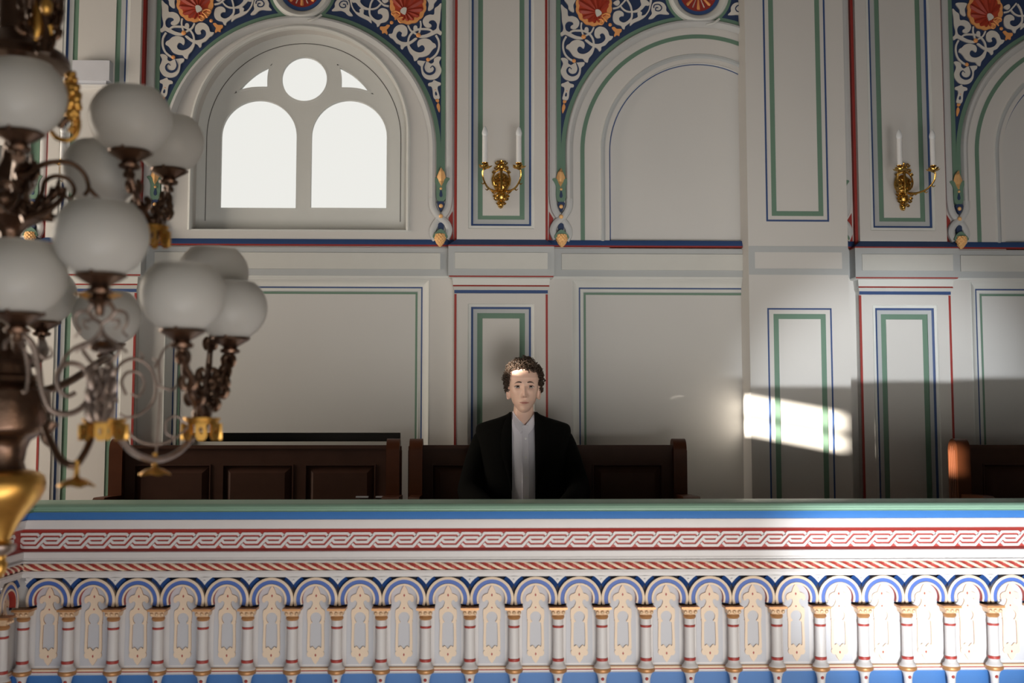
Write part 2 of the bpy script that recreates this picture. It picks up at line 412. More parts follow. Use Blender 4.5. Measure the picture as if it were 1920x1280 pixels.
def spandrel(b, sgn):
    g = MB()
    # blue field between the vertical strip, the arch and the roundel
    zs = ZZ(239, 5.69)
    Rg = r_roll_out+.004; Rb = r_roll_out+.021
    a0 = math.acos(max(-1, min(1, -x_vert/Rb)))
    arcb = [(-Rb*math.cos(a), AZ+Rb*math.sin(a)) for a in [a0+(PI/2-a0)*k/30 for k in range(31)]]
    arcb = [p for p in arcb]
    fld = [(x_vert, ZT)]+[(x_vert, arcb[0][1])]+arcb+[(0, ZT)]
    g.poly(mirrored(fld, b, sgn), [], WY-.0035, .004, 'navy')
    # green borders
    a1 = math.acos(min(1, -x_gout/Rg)) if -x_gout < Rg else 0.02
    ag = [(-Rb*math.cos(a), AZ+Rb*math.sin(a)) for a in [a0+(PI/2-a0)*k/30 for k in range(31)]]
    ai = [(-(r_roll_out-.002)*math.cos(a), AZ+(r_roll_out-.002)*math.sin(a)) for a in [a0*.2+(PI/2-a0*.2)*k/36 for k in range(37)]]
    g.poly(mirrored(ag+list(reversed(ai))+[(-(r_roll_out-.002), ZZ(330, 5.69)), (x_gout, ZZ(330, 5.69)), (x_gout, ZT), (x_vert, ZT)], b, sgn), [], WY-.006, .006, 'green')
    go = keep(g.build('spandrel'), wo)
    # raised scrollwork
    w = MB(); YS = WY-.010
    def inside(p): return True
    for k_, L in enumerate(LEAVES): w.poly(mirrored(closed_poly(L), b, sgn), [], YS-k_*.00013, .008, 'white')
    for k_, L in enumerate(LEAVES2): w.poly(mirrored(closed_poly(L, S2), b, sgn), [], YS-.0012-k_*.00013, .008, 'white')
    for k_, (pts, ww) in enumerate(STEMS):
        q = stroke_poly(pts, ww); ys_ = YS-.0018-k_*.00013; w.grid([[(b+sgn*l[0], YS+.006, l[1]), (b+sgn*l[0], ys_, l[1]), (b+sgn*r_[0], ys_, r_[1]), (b+sgn*r_[0], YS+.006, r_[1])] for l, r_ in q], 'white')
    for pts, ww in SPIR:
        q = stroke_poly(pts, lambda t: 8+ww*math.sin(PI*min(1, t*1.1))); w.grid([[(b+sgn*l[0], YS-.0032, l[1]), (b+sgn*r_[0], YS-.0032, r_[1])] for l, r_ in q], 'navy')
    for pts, ww in SPIR2:
        q = stroke_poly(pts, ww, conv=S2); w.grid([[(b+sgn*l[0], YS-.0032, l[1]), (b+sgn*r_[0], YS-.0032, r_[1])] for l, r_ in q], 'navy')
    so = keep(w.build('scrollwork'), go)
    # gold details
    d = MB()
    for cx, cy, r_ in ((292,358,25), (195,600,21), (558,238,19)):
        x, z = S(cx, cy); d.ball((b+sgn*x, YS-.001, z), r_/5.333/f*5.67, 'shellgold', n=6, sy=.5)
    d.poly(mirrored(closed_poly([(575,265),(600,258),(625,277),(670,280),(672,305),(655,320),(650,347),(625,340),(603,356),(598,338),(606,310),(590,290)]), b, sgn), [], YS, .006, 'shellgold')
    d.poly(mirrored(closed_poly([(95,1030),(110,1058),(97,1100),(82,1124),(76,1090),(80,1050)]), b, sgn), [], YS, .006, 'shellgold')
    d.poly(mirrored(closed_poly([(85,1002),(100,990),(121,1000),(112,1018),(92,1024)]), b, sgn), [], YS, .006, 'shellgold')
    x, z = S(123, 900); d.ball((b+sgn*x, YS, z), .003, 'shellgold', n=6)
    d.poly(mirrored(closed_poly([(118,915),(126,940),(116,958),(104,945)]), b, sgn), [], YS-.001, .003, 'navy')
    # shell
    sx, sy = 395, 52; out = []
    for k in range(72):
        a = 2*PI*k/72; rr = 176+9*abs(math.sin(a*7))
        out.append(S(sx+rr*math.cos(a), sy+rr*math.sin(a)*1.08))
    d.poly(mirrored(out, b, sgn), [], YS-.003, .010, 'shellgold')
    out = []
    for k in range(60):
        a = 2*PI*k/60; rr = 146+7*math.cos(a*11)
        out.append(S(sx+rr*math.cos(a)-4, sy+rr*math.sin(a)*1.08-4))
    d.poly(mirrored(out, b, sgn), [], YS-.0045, .002, 'shellred')
    ax, ay = 432, 118
    for k in range(11):
        a = math.radians(58+k*25.5)                 # petals leave the lower outer quarter free
        dx, dy = math.cos(a), math.sin(a)
        # distance to the shell rim along this ray
        t = 10
        while math.hypot(ax+dx*t-sx, (ay+dy*t-sy)/1.08) < 160: t += 2
        L = t; pp = []
        for q in range(13):
            u = q/12; wd = (4+30*math.sin(u*PI*.60)**1.2)*(L/150.)*(1 if u < .82 else math.sqrt(max(0, 1-((u-.82)/.18)**2)))
            pp.append((u*L, min(wd, 42)))
        left = [S(ax+dx*p-dy*w_*.62, ay+dy*p+dx*w_*.62) for p, w_ in pp]; right = [S(ax+dx*p+dy*w_*.62, ay+dy*p-dx*w_*.62) for p, w_ in pp]
        mid = [S(ax+dx*p, ay+dy*p) for p, w_ in pp]
        d.grid([[(b+sgn*l[0], YS-.005, l[1]), (b+sgn*c[0], YS-.012, c[1]), (b+sgn*r_[0], YS-.005, r_[1])] for l, c, r_ in zip(left, mid, right)], 'shellred2')
    d.poly(mirrored(closed_poly([(408,100),(440,95),(470,125),(460,148),(425,165),(412,140)]), b, sgn), [], YS-.016, .010, 'white')
    for pts in ([(470,150),(510,130),(550,140),(548,165),(520,160)], [(470,160),(500,180),(525,215)], [(440,190),(470,190),(490,215),(470,240),(445,225)]):
        q = stroke_poly(pts, 17); d.grid([[(b+sgn*l[0], YS-.008, l[1]), (b+sgn*(l[0]+r_[0])/2, YS-.013, (l[1]+r_[1])/2), (b+sgn*r_[0], YS-.008, r_[1])] for l, r_ in q], 'shellgold')
    keep(d.build('shell_ornament'), go)
for b in BAYS:
    for sgn in (1, -1): spandrel(b, sgn)
# roundels at the crown of each arch
for b in BAYS:
    m = MB(); c = (b, RZ)
    circ = arc(b, RZ, RRo, 0, 360, 60)[:-1]
    w = RRo-RR
    m.sweep(circ, [(0, 0), (.004, .024), (w*.35, .036), (w*.7, .028), (w, .006)], 'mould', WY, closed=True)
    m.sweep(arc(b, RZ, RRo+.014, 0, 360, 60)[:-1], [(0, .0065), (.016, .0065)], 'green', WY, closed=True)
    m.sweep(arc(b, RZ, RR, 0, 360, 60)[:-1], [(0, .010), (.018, .010), (.019, .0065), (RR-.001, .0065)], ['blue', 'blue', 'red'], WY, closed=True)
    # crossing ridge where the roundel roll runs into the arch roll
    m.tube([(b+.035, WY-.030, AZ+r_roll_in+.004), (b+.07, WY-.035, AZ+r_roll_out-.03), (b+.105, WY-.028, AZ+r_roll_out-.004)], .006, 'mould', smooth=4)
    ro = keep(m.build('roundel'), wo)
    d = MB()
    for k in range(16):
        a = 2*PI*k/16+PI/16*0+PI/2; wide = k % 2 == 0
        r0, r1 = .018, RR-.026-(0 if wide else .006); hw = .012 if wide else .005
        dx, dz = math.cos(a), math.sin(a)
        rows = []
        for u in (0, .35, .7, .9, 1):
            rr = r0+(r1-r0)*u; ww = hw*(.3+.7*u) if u < 1 else hw*.5
            rows.append([(b+dx*rr-dz*ww, WY-.004, RZ+dz*rr+dx*ww), (b+dx*rr, WY-.014, RZ+dz*rr), (b+dx*rr+dz*ww, WY-.004, RZ+dz*rr-dx*ww)])
        d.grid(rows, 'shellgold' if wide else 'white')
    d.ball((b, WY-.006, RZ), .02, 'shellgold', n=8, sy=.6)
    keep(d.build('rosette'), ro)
# ------------------------------------------------------------------ pilasters
PXC = .103
def XP_(px, py, Y): return P(px, py, Y)[0]-PXC
def pilaster(c):
    m = MB()
    # upper shaft
    hw = -XP_(857, 300, PY)
    gx = -XP_(878, 300, PY); bx_ = -XP_(883.5, 300, PY); bx2 = -XP_(887.5, 300, PY); g0 = -XP_(896, 300, PY); g1 = -XP_(905.5, 300, PY)
    zb = z_sill0
    zg = ZZ(428.6, PY); zbl = ZZ(424.5, PY); zgr = ZZ(412.5, PY); zin = ZZ(403, PY)
    m.poly(rect(c-hw, c+hw, zb, ZT), [list(reversed(rect(c-gx, c+gx, zg, ZT+.1-.11)))], PY, .07, 'wall')
    pth = [(c-gx, ZT), (c-gx, zg), (c+gx, zg), (c+gx, ZT)]
    m.sweep(pth, [(0, 0), (.003, -.004), (gx-bx_, -.004), (gx-bx_, -.006), (gx-bx2, -.012), (gx-g0, -.012), (gx-g0, -.016), (gx-g1, -.016), (gx-g1, -.013)],
            ['mould', 'mould', 'mould', 'blue', 'grey', 'green', 'green', 'line'], PY, flip=1)
    m.box(c-g1-.001, c+g1+.001, PY+.012, PY+.02, zin-.001, ZT, 'wall')
    # red line and side roll
    rw = .014
    for s_ in (-1, 1):
        a_, b_ = sorted((c+s_*hw, c+s_*(hw+rw)))
        m.box(a_, b_, PY+.03, WY, zb, ZT, 'red')
    # frieze block
    bw = -XP_(840.5, 490, 5.60); z1, z0 = ZZ(461.5, 5.60), ZZ(516.5, 5.60)
    m.box(c-bw, c+bw, 5.60, WY, z0, z1, 'grey')
    iw = -XP_(853, 490, 5.595); m.box(c-iw, c+iw, 5.594, 5.61, ZZ(504, 5.595), ZZ(473.5, 5.595), 'lgrey')
    # sill on the pilaster: splayed
    za, zm, zc = ZZ(449, PY), ZZ(459.2, 5.60), ZZ(461.6, 5.60)
    rows = [[(c-hw, PY-.001, za), (c+hw, PY-.001, za)], [(c-bw, 5.598, zm), (c+bw, 5.598, zm)], [(c-bw, 5.598, zc), (c+bw, 5.598, zc)]]
    m.grid(rows, lambda i, j: ('blue', 'red')[i])
    for s_ in (-1, 1):
        m.grid([[(c+s_*hw, PY-.001, za), (c+s_*hw, WY, za)], [(c+s_*bw, 5.598, zm), (c+s_*bw, WY, zm)], [(c+s_*bw, 5.598, zc), (c+s_*bw, WY, zc)]], lambda i, j: ('navy', 'red')[i])
    # capital below the block
    LY = 5.645
    w1 = -XP_(848, 525, LY-.02); w2 = -XP_(852, 545, LY)
    zz = [ZZ(y, LY-.02) for y in (516.5, 520, 534, 537, 543, 549)]
    prof = [(bw, 5.605, zz[0]), (bw-.006, 5.61, zz[1]), (w1, 5.622, zz[1]-.004), (w1-.004, 5.63, zz[2]), (w1-.003, 5.626, zz[3]), (w2, 5.64, zz[4]), (w2, 5.64, zz[5])]
    nm = ['red', 'mould', 'mould', 'red', 'lgrey', 'blue']
    m.grid([[(c-w_, WY, z) , (c-w_, y, z), (c+w_, y, z), (c+w_, WY, z)] for w_, y, z in prof], lambda i, j: nm[i] if j == 1 or nm[i] in ('mould', 'lgrey') else 'mould')
    # lower shaft
    zt = zz[5]; hw2 = w2
    gx = -XP_(877, 700, LY); b0 = -XP_(883, 700, LY); b1 = -XP_(887, 700, LY); g0 = -XP_(894.5, 700, LY); g1 = -XP_(905, 700, LY)
    zg, zb0, zg0, zg1 = ZZ(569, LY), ZZ(576, LY), ZZ(588, LY), ZZ(597, LY)
    m.poly(rect(c-hw2, c+hw2, Z0, zt), [list(reversed(rect(c-gx, c+gx, Z0+.01, zg)))], LY, .06, 'wall')
    pth = [(c-gx, Z0), (c-gx, zg), (c+gx, zg), (c+gx, Z0)]
    m.sweep(pth, [(0, 0), (-.004, -.006), (-(gx-b0), -.008), (-(gx-b0), -.009), (-(gx-b1), -.015), (-(gx-g0), -.016), (-(gx-g0), -.022), (-(gx-g1), -.022), (-(gx-g1), -.018)],
            ['mould', 'mould', 'mould', 'blue', 'grey', 'green', 'green', 'line'], LY)
    m.box(c-g1-.001, c+g1+.001, LY+.018, LY+.026, Z0, zg1+.002, 'wall')
    for s_ in (-1, 1):
        a_, b_ = sorted((c+s_*hw2, c+s_*(hw2-.011))); m.box(a_, b_, LY-.0015, LY+.01, Z0, zt-.004, 'red')
    return keep(m.build('pilaster', loc=(c, PY, 0)), wo)
po = pilaster(PXC)
for c in PIL:
    if c != PXC:
        q = po.copy(); COL.objects.link(q); q.location.x = c
# vertical rolls and knot ornaments beside the pilasters
def knot(b, sgn):
    m = MB()
    def K_(px, py, Y=5.675):
        x, z = P(px, py, Y); return (b+sgn*(x-1.137), z)
    def rib(pts, w, h, name, y=WY):
        c = cr([Vector((p[0], p[1], 0)) for p in pts], 6); rows = []
        for i, p in enumerate(c):
            d = (c[min(i+1, len(c)-1)]-c[max(i-1, 0)]).normalized(); n = Vector((-d[1], d[0], 0))
            hh = h(i/(len(c)-1)) if callable(h) else h
            row = []
            for o, k in ((-.5, .3), (-.42, .75), (-.2, .95), (0, 1), (.2, .95), (.42, .75), (.5, .3)):
                x, z = K_(p[0]+n[0]*o*w, p[1]+n[1]*o*w); row.append((x, y-hh*k, z))
            rows.append(row)
        m.grid(rows, name)
    # straight roll beside the red line (above) and crossing ribbons
    rib([(1036.5, -120), (1036.5, 60), (1036.5, 200), (1036.5, 330), (1037, 372), (1042, 395), (1055, 411), (1065, 425), (1067, 438), (1061, 450)], 14, .022, 'kgrey')
    rib([(1067.8, 372), (1067, 388), (1058, 404), (1042, 418), (1037, 432), (1043, 448)], 14, lambda t: .030, 'kgrey')
    rib([(1051, 325), (1051, 345), (1051, 365)], 13, .008, 'green')
    ob = keep(m.build('knot_moulding'), wo)
    m = MB()
    def pl(pts, name, y, th=.01, n=4): m.poly([K_(p[0], p[1]) for p in cr([Vector((a, c_, 0)) for a, c_ in pts], n, True)], [], y, th, name)
    # red backing at the foot
    m.poly([K_(1030, 395), K_(1038, 408), K_(1036, 425), K_(1042, 447), K_(1046, 455), K_(1029, 455)], [], WY-.004, .004, 'red')
    m.poly([K_(1038, 440), K_(1066, 440), K_(1062, 458), K_(1040, 458)], [], WY-.012, .01, 'navy')
    pl([(1035.5,336),(1041,334),(1046,338),(1051.5,348),(1057,338),(1062,334),(1068,336),(1063,343),(1060.5,352),(1061,366),(1059,376),(1052,380),(1045,376),(1042.5,366),(1043,352),(1040,343)], 'green', WY-.026, .024)
    # gold bud with a ridge
    L = [K_(x, y) for x, y in ((1051.3,316),(1046,323),(1043,333),(1046,341),(1051.5,351))]; Rr = [K_(x, y) for x, y in ((1051.3,316),(1056,323),(1060,333),(1057,341),(1051.5,351))]; C_ = [K_(1051.5, y) for y in (316,323,333,341,351)]
    m.grid([[(l[0], WY-.024, l[1]), (c_[0], WY-.042, c_[1]), (r_[0], WY-.024, r_[1])] for l, c_, r_ in zip(L, C_, Rr)], 'gold')
    pl([(1052,357),(1055,367),(1052,371),(1049,367)], 'navy', WY-.028, .004)
    pl([(1046,380),(1059,380),(1056,392),(1052.5,397),(1049,392)], 'navy', WY-.029, .02)
    for px, py, r_ in ((1052,355,2.6), (1052,387.5,4), (1052,406.5,4.2)):
        x, z = K_(px, py); m.ball((x, WY-.030, z), r_/f*5.67, 'gold', n=6, sy=.7)
    pl([(1047,421),(1052,418),(1057,421),(1056,433),(1048,433)], 'navy', WY-.022, .02)
    pl([(1039,446),(1043,438),(1052,431),(1062,438),(1067,446),(1060,448),(1052,440),(1045,448)], 'green', WY-.040, .035)
    # pine cone
    x, z = K_(1053.3, 449)
    rows = []
    for k in range(31):
        u = k/30; r_ = .027*math.sin(PI*min(1, .28+u*.72))**.75*(1-.12*u)+.0005; row = []
        for j in range(37):
            a = PI+PI*j/36; q_ = abs(math.sin(5*a+u*11))*abs(math.sin(5*a-u*11)); rr_ = r_*(1+.20*q_)
            row.append((x+rr_*math.cos(a), WY-.030+rr_*math.sin(a), z+.024-u*.066))
        rows.append(row)
    m.grid(rows, 'gold')
    keep(m.build('pinecone_pendant', angle=20), ob)
for b in BAYS:
    for sgn in (1, -1): knot(b, sgn)
# ------------------------------------------------------------------ window
m = MB()
FY = 5.80
gl = []
def WP(px, py): return P(px, py, FY+.01)
def lowlight(x0, x1):
    a = WP(x0, 393.5); c = WP(x1, 393.5); t = WP((x0+x1)/2, 185); r_ = (c[0]-a[0])/2; return archpath((a[0]+c[0])/2, t[1]-r_, r_, a[1], 28)
gl.append(lowlight(409.4, 558.5)); gl.append(lowlight(579, 728))
cc = WP(571.2, 149); crad = (WP(617, 149)[0]-WP(525.4, 149)[0])/2
gl.append(arc(cc[0], cc[1], crad, 180, -180, 48)[:-1])
def side(mir):
    p = [(440.6,176),(458,155),(482,135),(511,120),(507,132),(504.5,146),(505.5,167),(488,166.5),(462,170)]
    q = [(511,120),(504.5,140),(505.5,167)]
    pts = []
    for a in cr([Vector((x, y, 0)) for x, y in ((440.6,176),(458,155),(482,135),(511,120))], 5)[:-1]: pts.append(a)
    for a in cr([Vector((x, y, 0)) for x, y in ((511,120),(506,142),(505.5,167))], 5)[:-1]: pts.append(a)
    for a in cr([Vector((x, y, 0)) for x, y in ((505.5,167),(472,168),(440.6,176))], 5)[:-1]: pts.append(a)
    out = []
    for a in pts:
        x, z = WP(a[0], a[1])
        if mir: x = 2*cc[0]-x
        out.append((x, z))
    if mir: out.reverse()
    return out
gl.append(side(False)); gl.append(side(True))
outer = archpath(wcx, wcz, wr+.01, wz0-.01)
win = tag(empty('window_1', (wcx, FY, wz0)), 'arched daylight window with two lower lights, a round light and side lights', 'window', kind='structure')
holes = [list(h) for h in gl]
m.poly(outer, holes, FY, .05, 'mould')
# fine joint line of the opening sash, glazing beads
lr = (P(750.5, 330, FY)[0]-P(387, 330, FY)[0])/2; lz = ZZ(82.5, FY, 569)-lr
m.sweep(archpath((P(750.5, 330, FY)[0]+P(387, 330, FY)[0])/2, lz, lr, ZZ(415, FY, 569)), [(0, .0012), (.0035, .0012)], 'line', FY)
for h in gl:
    m.sweep(list(h), [(0, .001), (.010, .0015), (.011, -.02)], 'mould', FY, closed=True, flip=-1 if h is not gl[2] and h is not gl[0] and h is not gl[1] else -1)
m.box(wx0-.01, wx1+.01, WY-.004, FY+.02, wz0-.006, wz0+.004, 'mould')
fo = m.build('window_frame'); fo.location = (-wcx, -FY, -wz0); fo.parent = win
m = MB()
for h in gl:
    m.poly([(x, z) for x, z in h], [], FY+.03, 0, 'pane')
g_ = m.build('window_glass'); g_.location = (-wcx, -FY, -wz0); g_.parent = win
# ------------------------------------------------------------------ pier
QY = 5.56
qx0 = P(1403, 455, QY)[0]; qx1 = P(1589.7, 455, QY)[0]
m = MB()
m.box(qx0, qx1, QY, WY+.04, Z0-.2, ZT, 'wall')
def XQ(px, y=400): return P(px, y, QY)[0]
qc = (qx0+qx1)/2
def qbox(pb, pg0, pg1, pz, up):
    hb = qc-XQ(pb); hb2 = hb-.0105; h0 = qc-XQ(pg0); h1 = qc-XQ(pg1)
    zb, zg = pz
    if up:
        frame_lines(m, qc-hb, qc+hb, ZZ(zb, QY), ZT, .009, 'blue', QY, sides='LRB'); frame_lines(m, qc-h0, qc+h0, ZZ(zg, QY), ZT, h0-h1, 'green', QY, sides='LRB')
    else:
        frame_lines(m, qc-hb, qc+hb, Z0, ZZ(zb, QY), .008, 'blue', QY, sides='LRT'); frame_lines(m, qc-h0, qc+h0, Z0, ZZ(zg, QY), h0-h1, 'green', QY, sides='LRT')
qbox(1436.5, 1447, 1456, (412.5, 402), True)
XQ = lambda px, y=750: P(px, y, QY)[0]
qbox(1441.5, 1453, 1462.5, (576, 587), False)
XQ = lambda px, y=490: P(px, y, QY)[0]
hb = qc-XQ(1405); hi = qc-XQ(1417)
frame_lines(m, qx0+.001, qx1-.001, ZZ(513, QY), ZZ(459, QY), .031, 'grey', QY)
keep(m.build('pier'), wo)
# ------------------------------------------------------------------ floors, ceiling, hall shell
m = MB(); m.box(-3.6, 4.2, 4.2, 6.0, -.12, 0, 'floor'); m.box(-3.6, 4.2, 4.75, 6.0, 0, Z0, 'floor'); m.box(-3.6, -1.74, 2.3, 4.2, -.12, 0, 'floor')
tag(m.build('floor'), 'wooden gallery floor with a raised step under the benches', 'floor', kind='structure')
m = MB(); m.box(-4.3, 5.2, -6, 5.7, -3.3, -3.2, 'floor')
tag(m.build('floor'), 'main hall floor below the gallery', 'floor', kind='structure')
m = MB(); m.box(-4.3, 5.2, -6.1, 5.9, ZT+.25, ZT+.35, 'ceil')
tag(m.build('ceiling'), 'plain painted hall ceiling', 'ceiling', kind='structure')
SUN = Vector((1, .6, -.185)); LX = -4.2
def back(pt):
    """where the sun ray through pt crosses the left wall"""
    t = (pt[0]-LX); return (pt[1]-.6*t, pt[2]+.185*t)
m = MB()
slots = []
def slot(y0, y1, z0, z1): slots.append((y0, y1, z0, z1))
# slots cut in the unseen left wall to aim sunbeams at pier, hair and bench
zA = lambda px, py, Y: P(px, py, Y)[1]
a = back((qx0, QY, zA(1412, 747, QY))); b_ = back((qx0, QY, zA(1412, 813, QY))); c_ = back((qx1, QY, 1)); d_ = back((qx0, WY, 1))
zt, zb = a[1], b_[1]; hgt = zt-zb
slot(c_[0]+.028, d_[0], zb, zb+hgt*.40); slot(c_[0]+.028, d_[0], zb+hgt*.57, zt+hgt*.04)
HXS = P(983, 725, 5.10)[0]
hC = back((HXS, 5.17, 1.392)); slot(hC[0]-.072, hC[0]+.072, hC[1]-.003, hC[1]+.045)
eA = back((2.24, 5.3, zA(1800, 885, 5.3))); eB = back((2.24, 5.3, zA(1800, 829, 5.3)))
slot(eA[0]-.03, eA[0]+.09, eA[1], eB[1]-.02)
ys = sorted(set([-6.0, 5.9]+[v for s_ in slots for v in s_[:2]])); zs_ = sorted(set([-3.2, ZT+.3]+[v for s_ in slots for v in s_[2:]]))
for i in range(len(ys)-1):
    for j in range(len(zs_)-1):
        yc, zc = (ys[i]+ys[i+1])/2, (zs_[j]+zs_[j+1])/2
        if not any(s_[0] < yc < s_[1] and s_[2] < zc < s_[3] for s_ in slots):
            bb = len(m.v); m.v += [(LX, ys[i], zs_[j]), (LX, ys[i+1], zs_[j]), (LX, ys[i+1], zs_[j+1]), (LX, ys[i], zs_[j+1])]; m.face((bb, bb+1, bb+2, bb+3), 'hall')
tag(m.build('wall_left'), 'unseen left hall wall with slots cut to aim the sunbeams', 'wall', kind='structure')
m = MB(); m.box(5.0, 5.1, -6.0, 5.9, -3.2, ZT+.3, 'hall')
tag(m.build('wall_right'), 'right hall wall', 'wall', kind='structure')
m = MB(); m.box(-4.3, 5.1, -6.1, -6.0, 1.3, ZT+.3, 'hall')  # unseen, open below; added to keep high daylight off the lower gallery wall
tag(m.build('wall_front'), 'unseen upper part of the opposite hall wall, added to block high daylight', 'wall', kind='structure')
# ================================================================== PARAPET
FYP = 4.10; CX0 = -1.652                # faces of the two runs (front run along X, side run along Y)
def ZP(py, o): return P(950, py, FYP-o)[1]
par = tag(empty('balcony_parapet', (0, FYP, 0)), 'painted gallery parapet with interlace frieze and a row of small columns', 'parapet')
def pbuild(m, name, angle=35):
    o = m.build(name, angle=angle); o.location = (0, -FYP, 0); o.parent = par; return o
plan = [(CX0, 2.3), (CX0, FYP), (3.4, FYP)]          # room lies to the right of travel -> negative offsets
def neg(pr): return [(-o, z) for o, z in pr]
zt = P(950, 935.5, FYP+.12)[1]
m = MB()
pr = [(-.13, .62), (-.13, zt-.03), (-.12, zt), (.078, zt), (.088, zt-.005), (.092, zt-.012), (.088, zt-.018), (.080, zt-.021), (.080, zt-.026), (.084, zt-.030), (.078, ZP(955, .078))]
m.plan(plan, neg(pr), 'rail'); pbuild(m, 'handrail')
m = MB()
pr = [(.078, ZP(955, .078)), (.070, ZP(955, .07)), (.052, ZP(964, .052)), (.046, ZP(972, .046)), (.050, ZP(973, .05)), (.040, ZP(978, .04)), (.036, ZP(989, .036)),
      (.030, ZP(990, .03)), (.014, ZP(996, .014)), (.014, ZP(1026, .014)), (.030, ZP(1031.5, .03)), (.034, ZP(1033, .034)), (.034, ZP(1043, .034)), (.020, ZP(1046, .02)), (.018, ZP(1049, .018)), (.030, ZP(1050, .03)), (.032, ZP(1053, .032)),
      (.012, ZP(1055, .012)), (.012, ZP(1066, .012)), (.028, ZP(1068, .028)), (.030, ZP(1072, .03)), (.026, ZP(1074, .026)), (.026, ZP(1080, .026)), (.0, ZP(1080.5, .0)), (.0, ZP(1246, 0)), (.004, ZP(1248, .004)),
      (.006, ZP(1250, .006)), (.006, ZP(1254, .006)), (.002, ZP(1256, .002)), (.002, ZP(1259, .002)), (-.012, ZP(1261, -.012)), (-.012, .10), (.03, .08), (.03, -.15)]
nm = ['pblue']*3+['pgrey']*4+['pred']*3+['pgrey']*13+['pgrey', 'pgrey', 'cream', 'bgold', 'pgrey', 'pgrey', 'pblue', 'pblue', 'pgrey', 'pgrey']
nm = ['pblue', 'pblue', 'pblue', 'pgrey', 'pgrey', 'pgrey', 'pgrey', 'pred', 'pred', 'pred', 'pgrey', 'pgrey', 'pgrey', 'pgrey', 'pgrey', 'pgrey', 'pgrey', 'pgrey', 'pgrey', 'pgrey', 'pgrey', 'pgrey', 'recess', 'pgrey', 'pgrey', 'bgold', 'cream', 'pred', 'pgrey', 'pgrey', 'pblue', 'pgrey', 'pgrey']
m.plan(plan, neg(pr), nm); pbuild(m, 'parapet_body')
# both runs use the same pieces: local (s along the run, out toward the room, z)
def TF(x, o, z): return (x, FYP-o, z)
def TS(s, o, z): return (CX0+o, FYP-s, z)          # side run: s = distance toward the room from the corner
class Run(MB):
    def __init__(s, tf): MB.__init__(s); s.tf = tf
    def flat(s, outer, holes, o, th, name, side=None):
        loops = [outer]+list(holes); vs = [[Vector((p[0], p[1], 0)) for p in l] for l in loops]; b = len(s.v)
        for l in loops: s.v += [s.tf(p[0], o, p[1]) for p in l]
        for t in tessellate_polygon(vs): s.face([b+k for k in t], name)
        if th:
            for l in loops:
                b = len(s.v); n = len(l); s.v += [s.tf(p[0], o, p[1]) for p in l]+[s.tf(p[0], o-th, p[1]) for p in l]
                for i in range(n): j = (i+1) % n; s.face((b+i, b+j, b+n+j, b+n+i), side or name)
    def band(s, path, prof, name, closed=False):
        rows = []; N = len(path)
        for i in range(N):
            p = Vector(path[i][:2]); a = Vector(path[i-1][:2]) if i or closed else None; c = Vector(path[(i+1) % N][:2]) if i < N-1 or closed else None
            d1 = (p-a).normalized() if a is not None else None; d2 = (c-p).normalized() if c is not None else None
            d1 = d1 or d2; d2 = d2 or d1; n1 = Vector((-d1[1], d1[0])); n2 = Vector((-d2[1], d2[0])); n = (n1+n2).normalized(); k = 1/max(.35, n.dot(n1))
            rows.append([s.tf(p[0]+n[0]*o*k, h, p[1]+n[1]*o*k) for o, h in prof])
        s.grid(rows, (lambda i, j: name[j]) if isinstance(name, (list, tuple)) else name, cu=closed)
SP = .1575; X0C = .4359
cols = [X0C+SP*k for k in range(-13, 19)]
# interlace frieze strands
u = 41/2100*FYP/1.0; zmid = ZP(1011, .016)
def interlace(tf, s0, s1, n):
    m = Run(tf); per = SP/2; sc_ = per/262.
    zc = zmid
    for k in range(n):
        b = s0+per*k
        def T(p): return (b+(p[0]-110)*sc_, zc-(p[1]-583)*sc_*1.0)
        q = [T(p) for p in ((128,586),(150,608),(278,608),(372,506),(570,506),(600,534))]
        m.band(q, [(-16*sc_, .014), (-15*sc_, .0195), (15*sc_, .0195), (16*sc_, .014)], 'pgrey')
        q = [T(p) for p in ((100,628),(134,660),(304,660),(398,558),(548,558),(566,574))]
        m.band(q, [(-16*sc_, .014), (-15*sc_, .0190), (15*sc_, .0190), (16*sc_, .014)], 'pgrey')
    return m
pbuild(interlace(TF, CX0-.0655, 3.3, 63), 'interlace_frieze')
pbuild(interlace(lambda s, o, z: TS(1.72-s, o, z), 0, 1.7, 20), 'interlace_frieze')
# rope mould
m = MB(); pr_ = .0435; rr = .0125; z_r = ZP(1060, .024)
def rope(tf, s0, s1, sg):
    rows = []; n = int((s1-s0)/pr_*24); na = 16
    for i in range(n+1):
        s_ = s0+(s1-s0)*i/n; row = []
        for j in range(na+1):
            a = -1.75+3.5*j/na
            ph = (s_/pr_*sg+a*.5) % 1
            r_ = rr*(1+.16*math.cos(2*PI*(ph-.22)))
            row.append(tf(s_, .020+r_*math.cos(a), z_r+r_*math.sin(a)))
        rows.append(row)
    def nmf(i, j):
        s_ = s0+(s1-s0)*(i+.5)/n; a = -1.75+3.5*(j+.5)/na
        ph = (s_/pr_*sg+a*.5) % 1
        return 'cream' if ph < .44 else 'pred'
    m.grid(rows, nmf)
rope(TF, CX0+.03, 3.35, 1); rope(TS, .03, 1.75, -1)
pbuild(m, 'rope_moulding', 60)
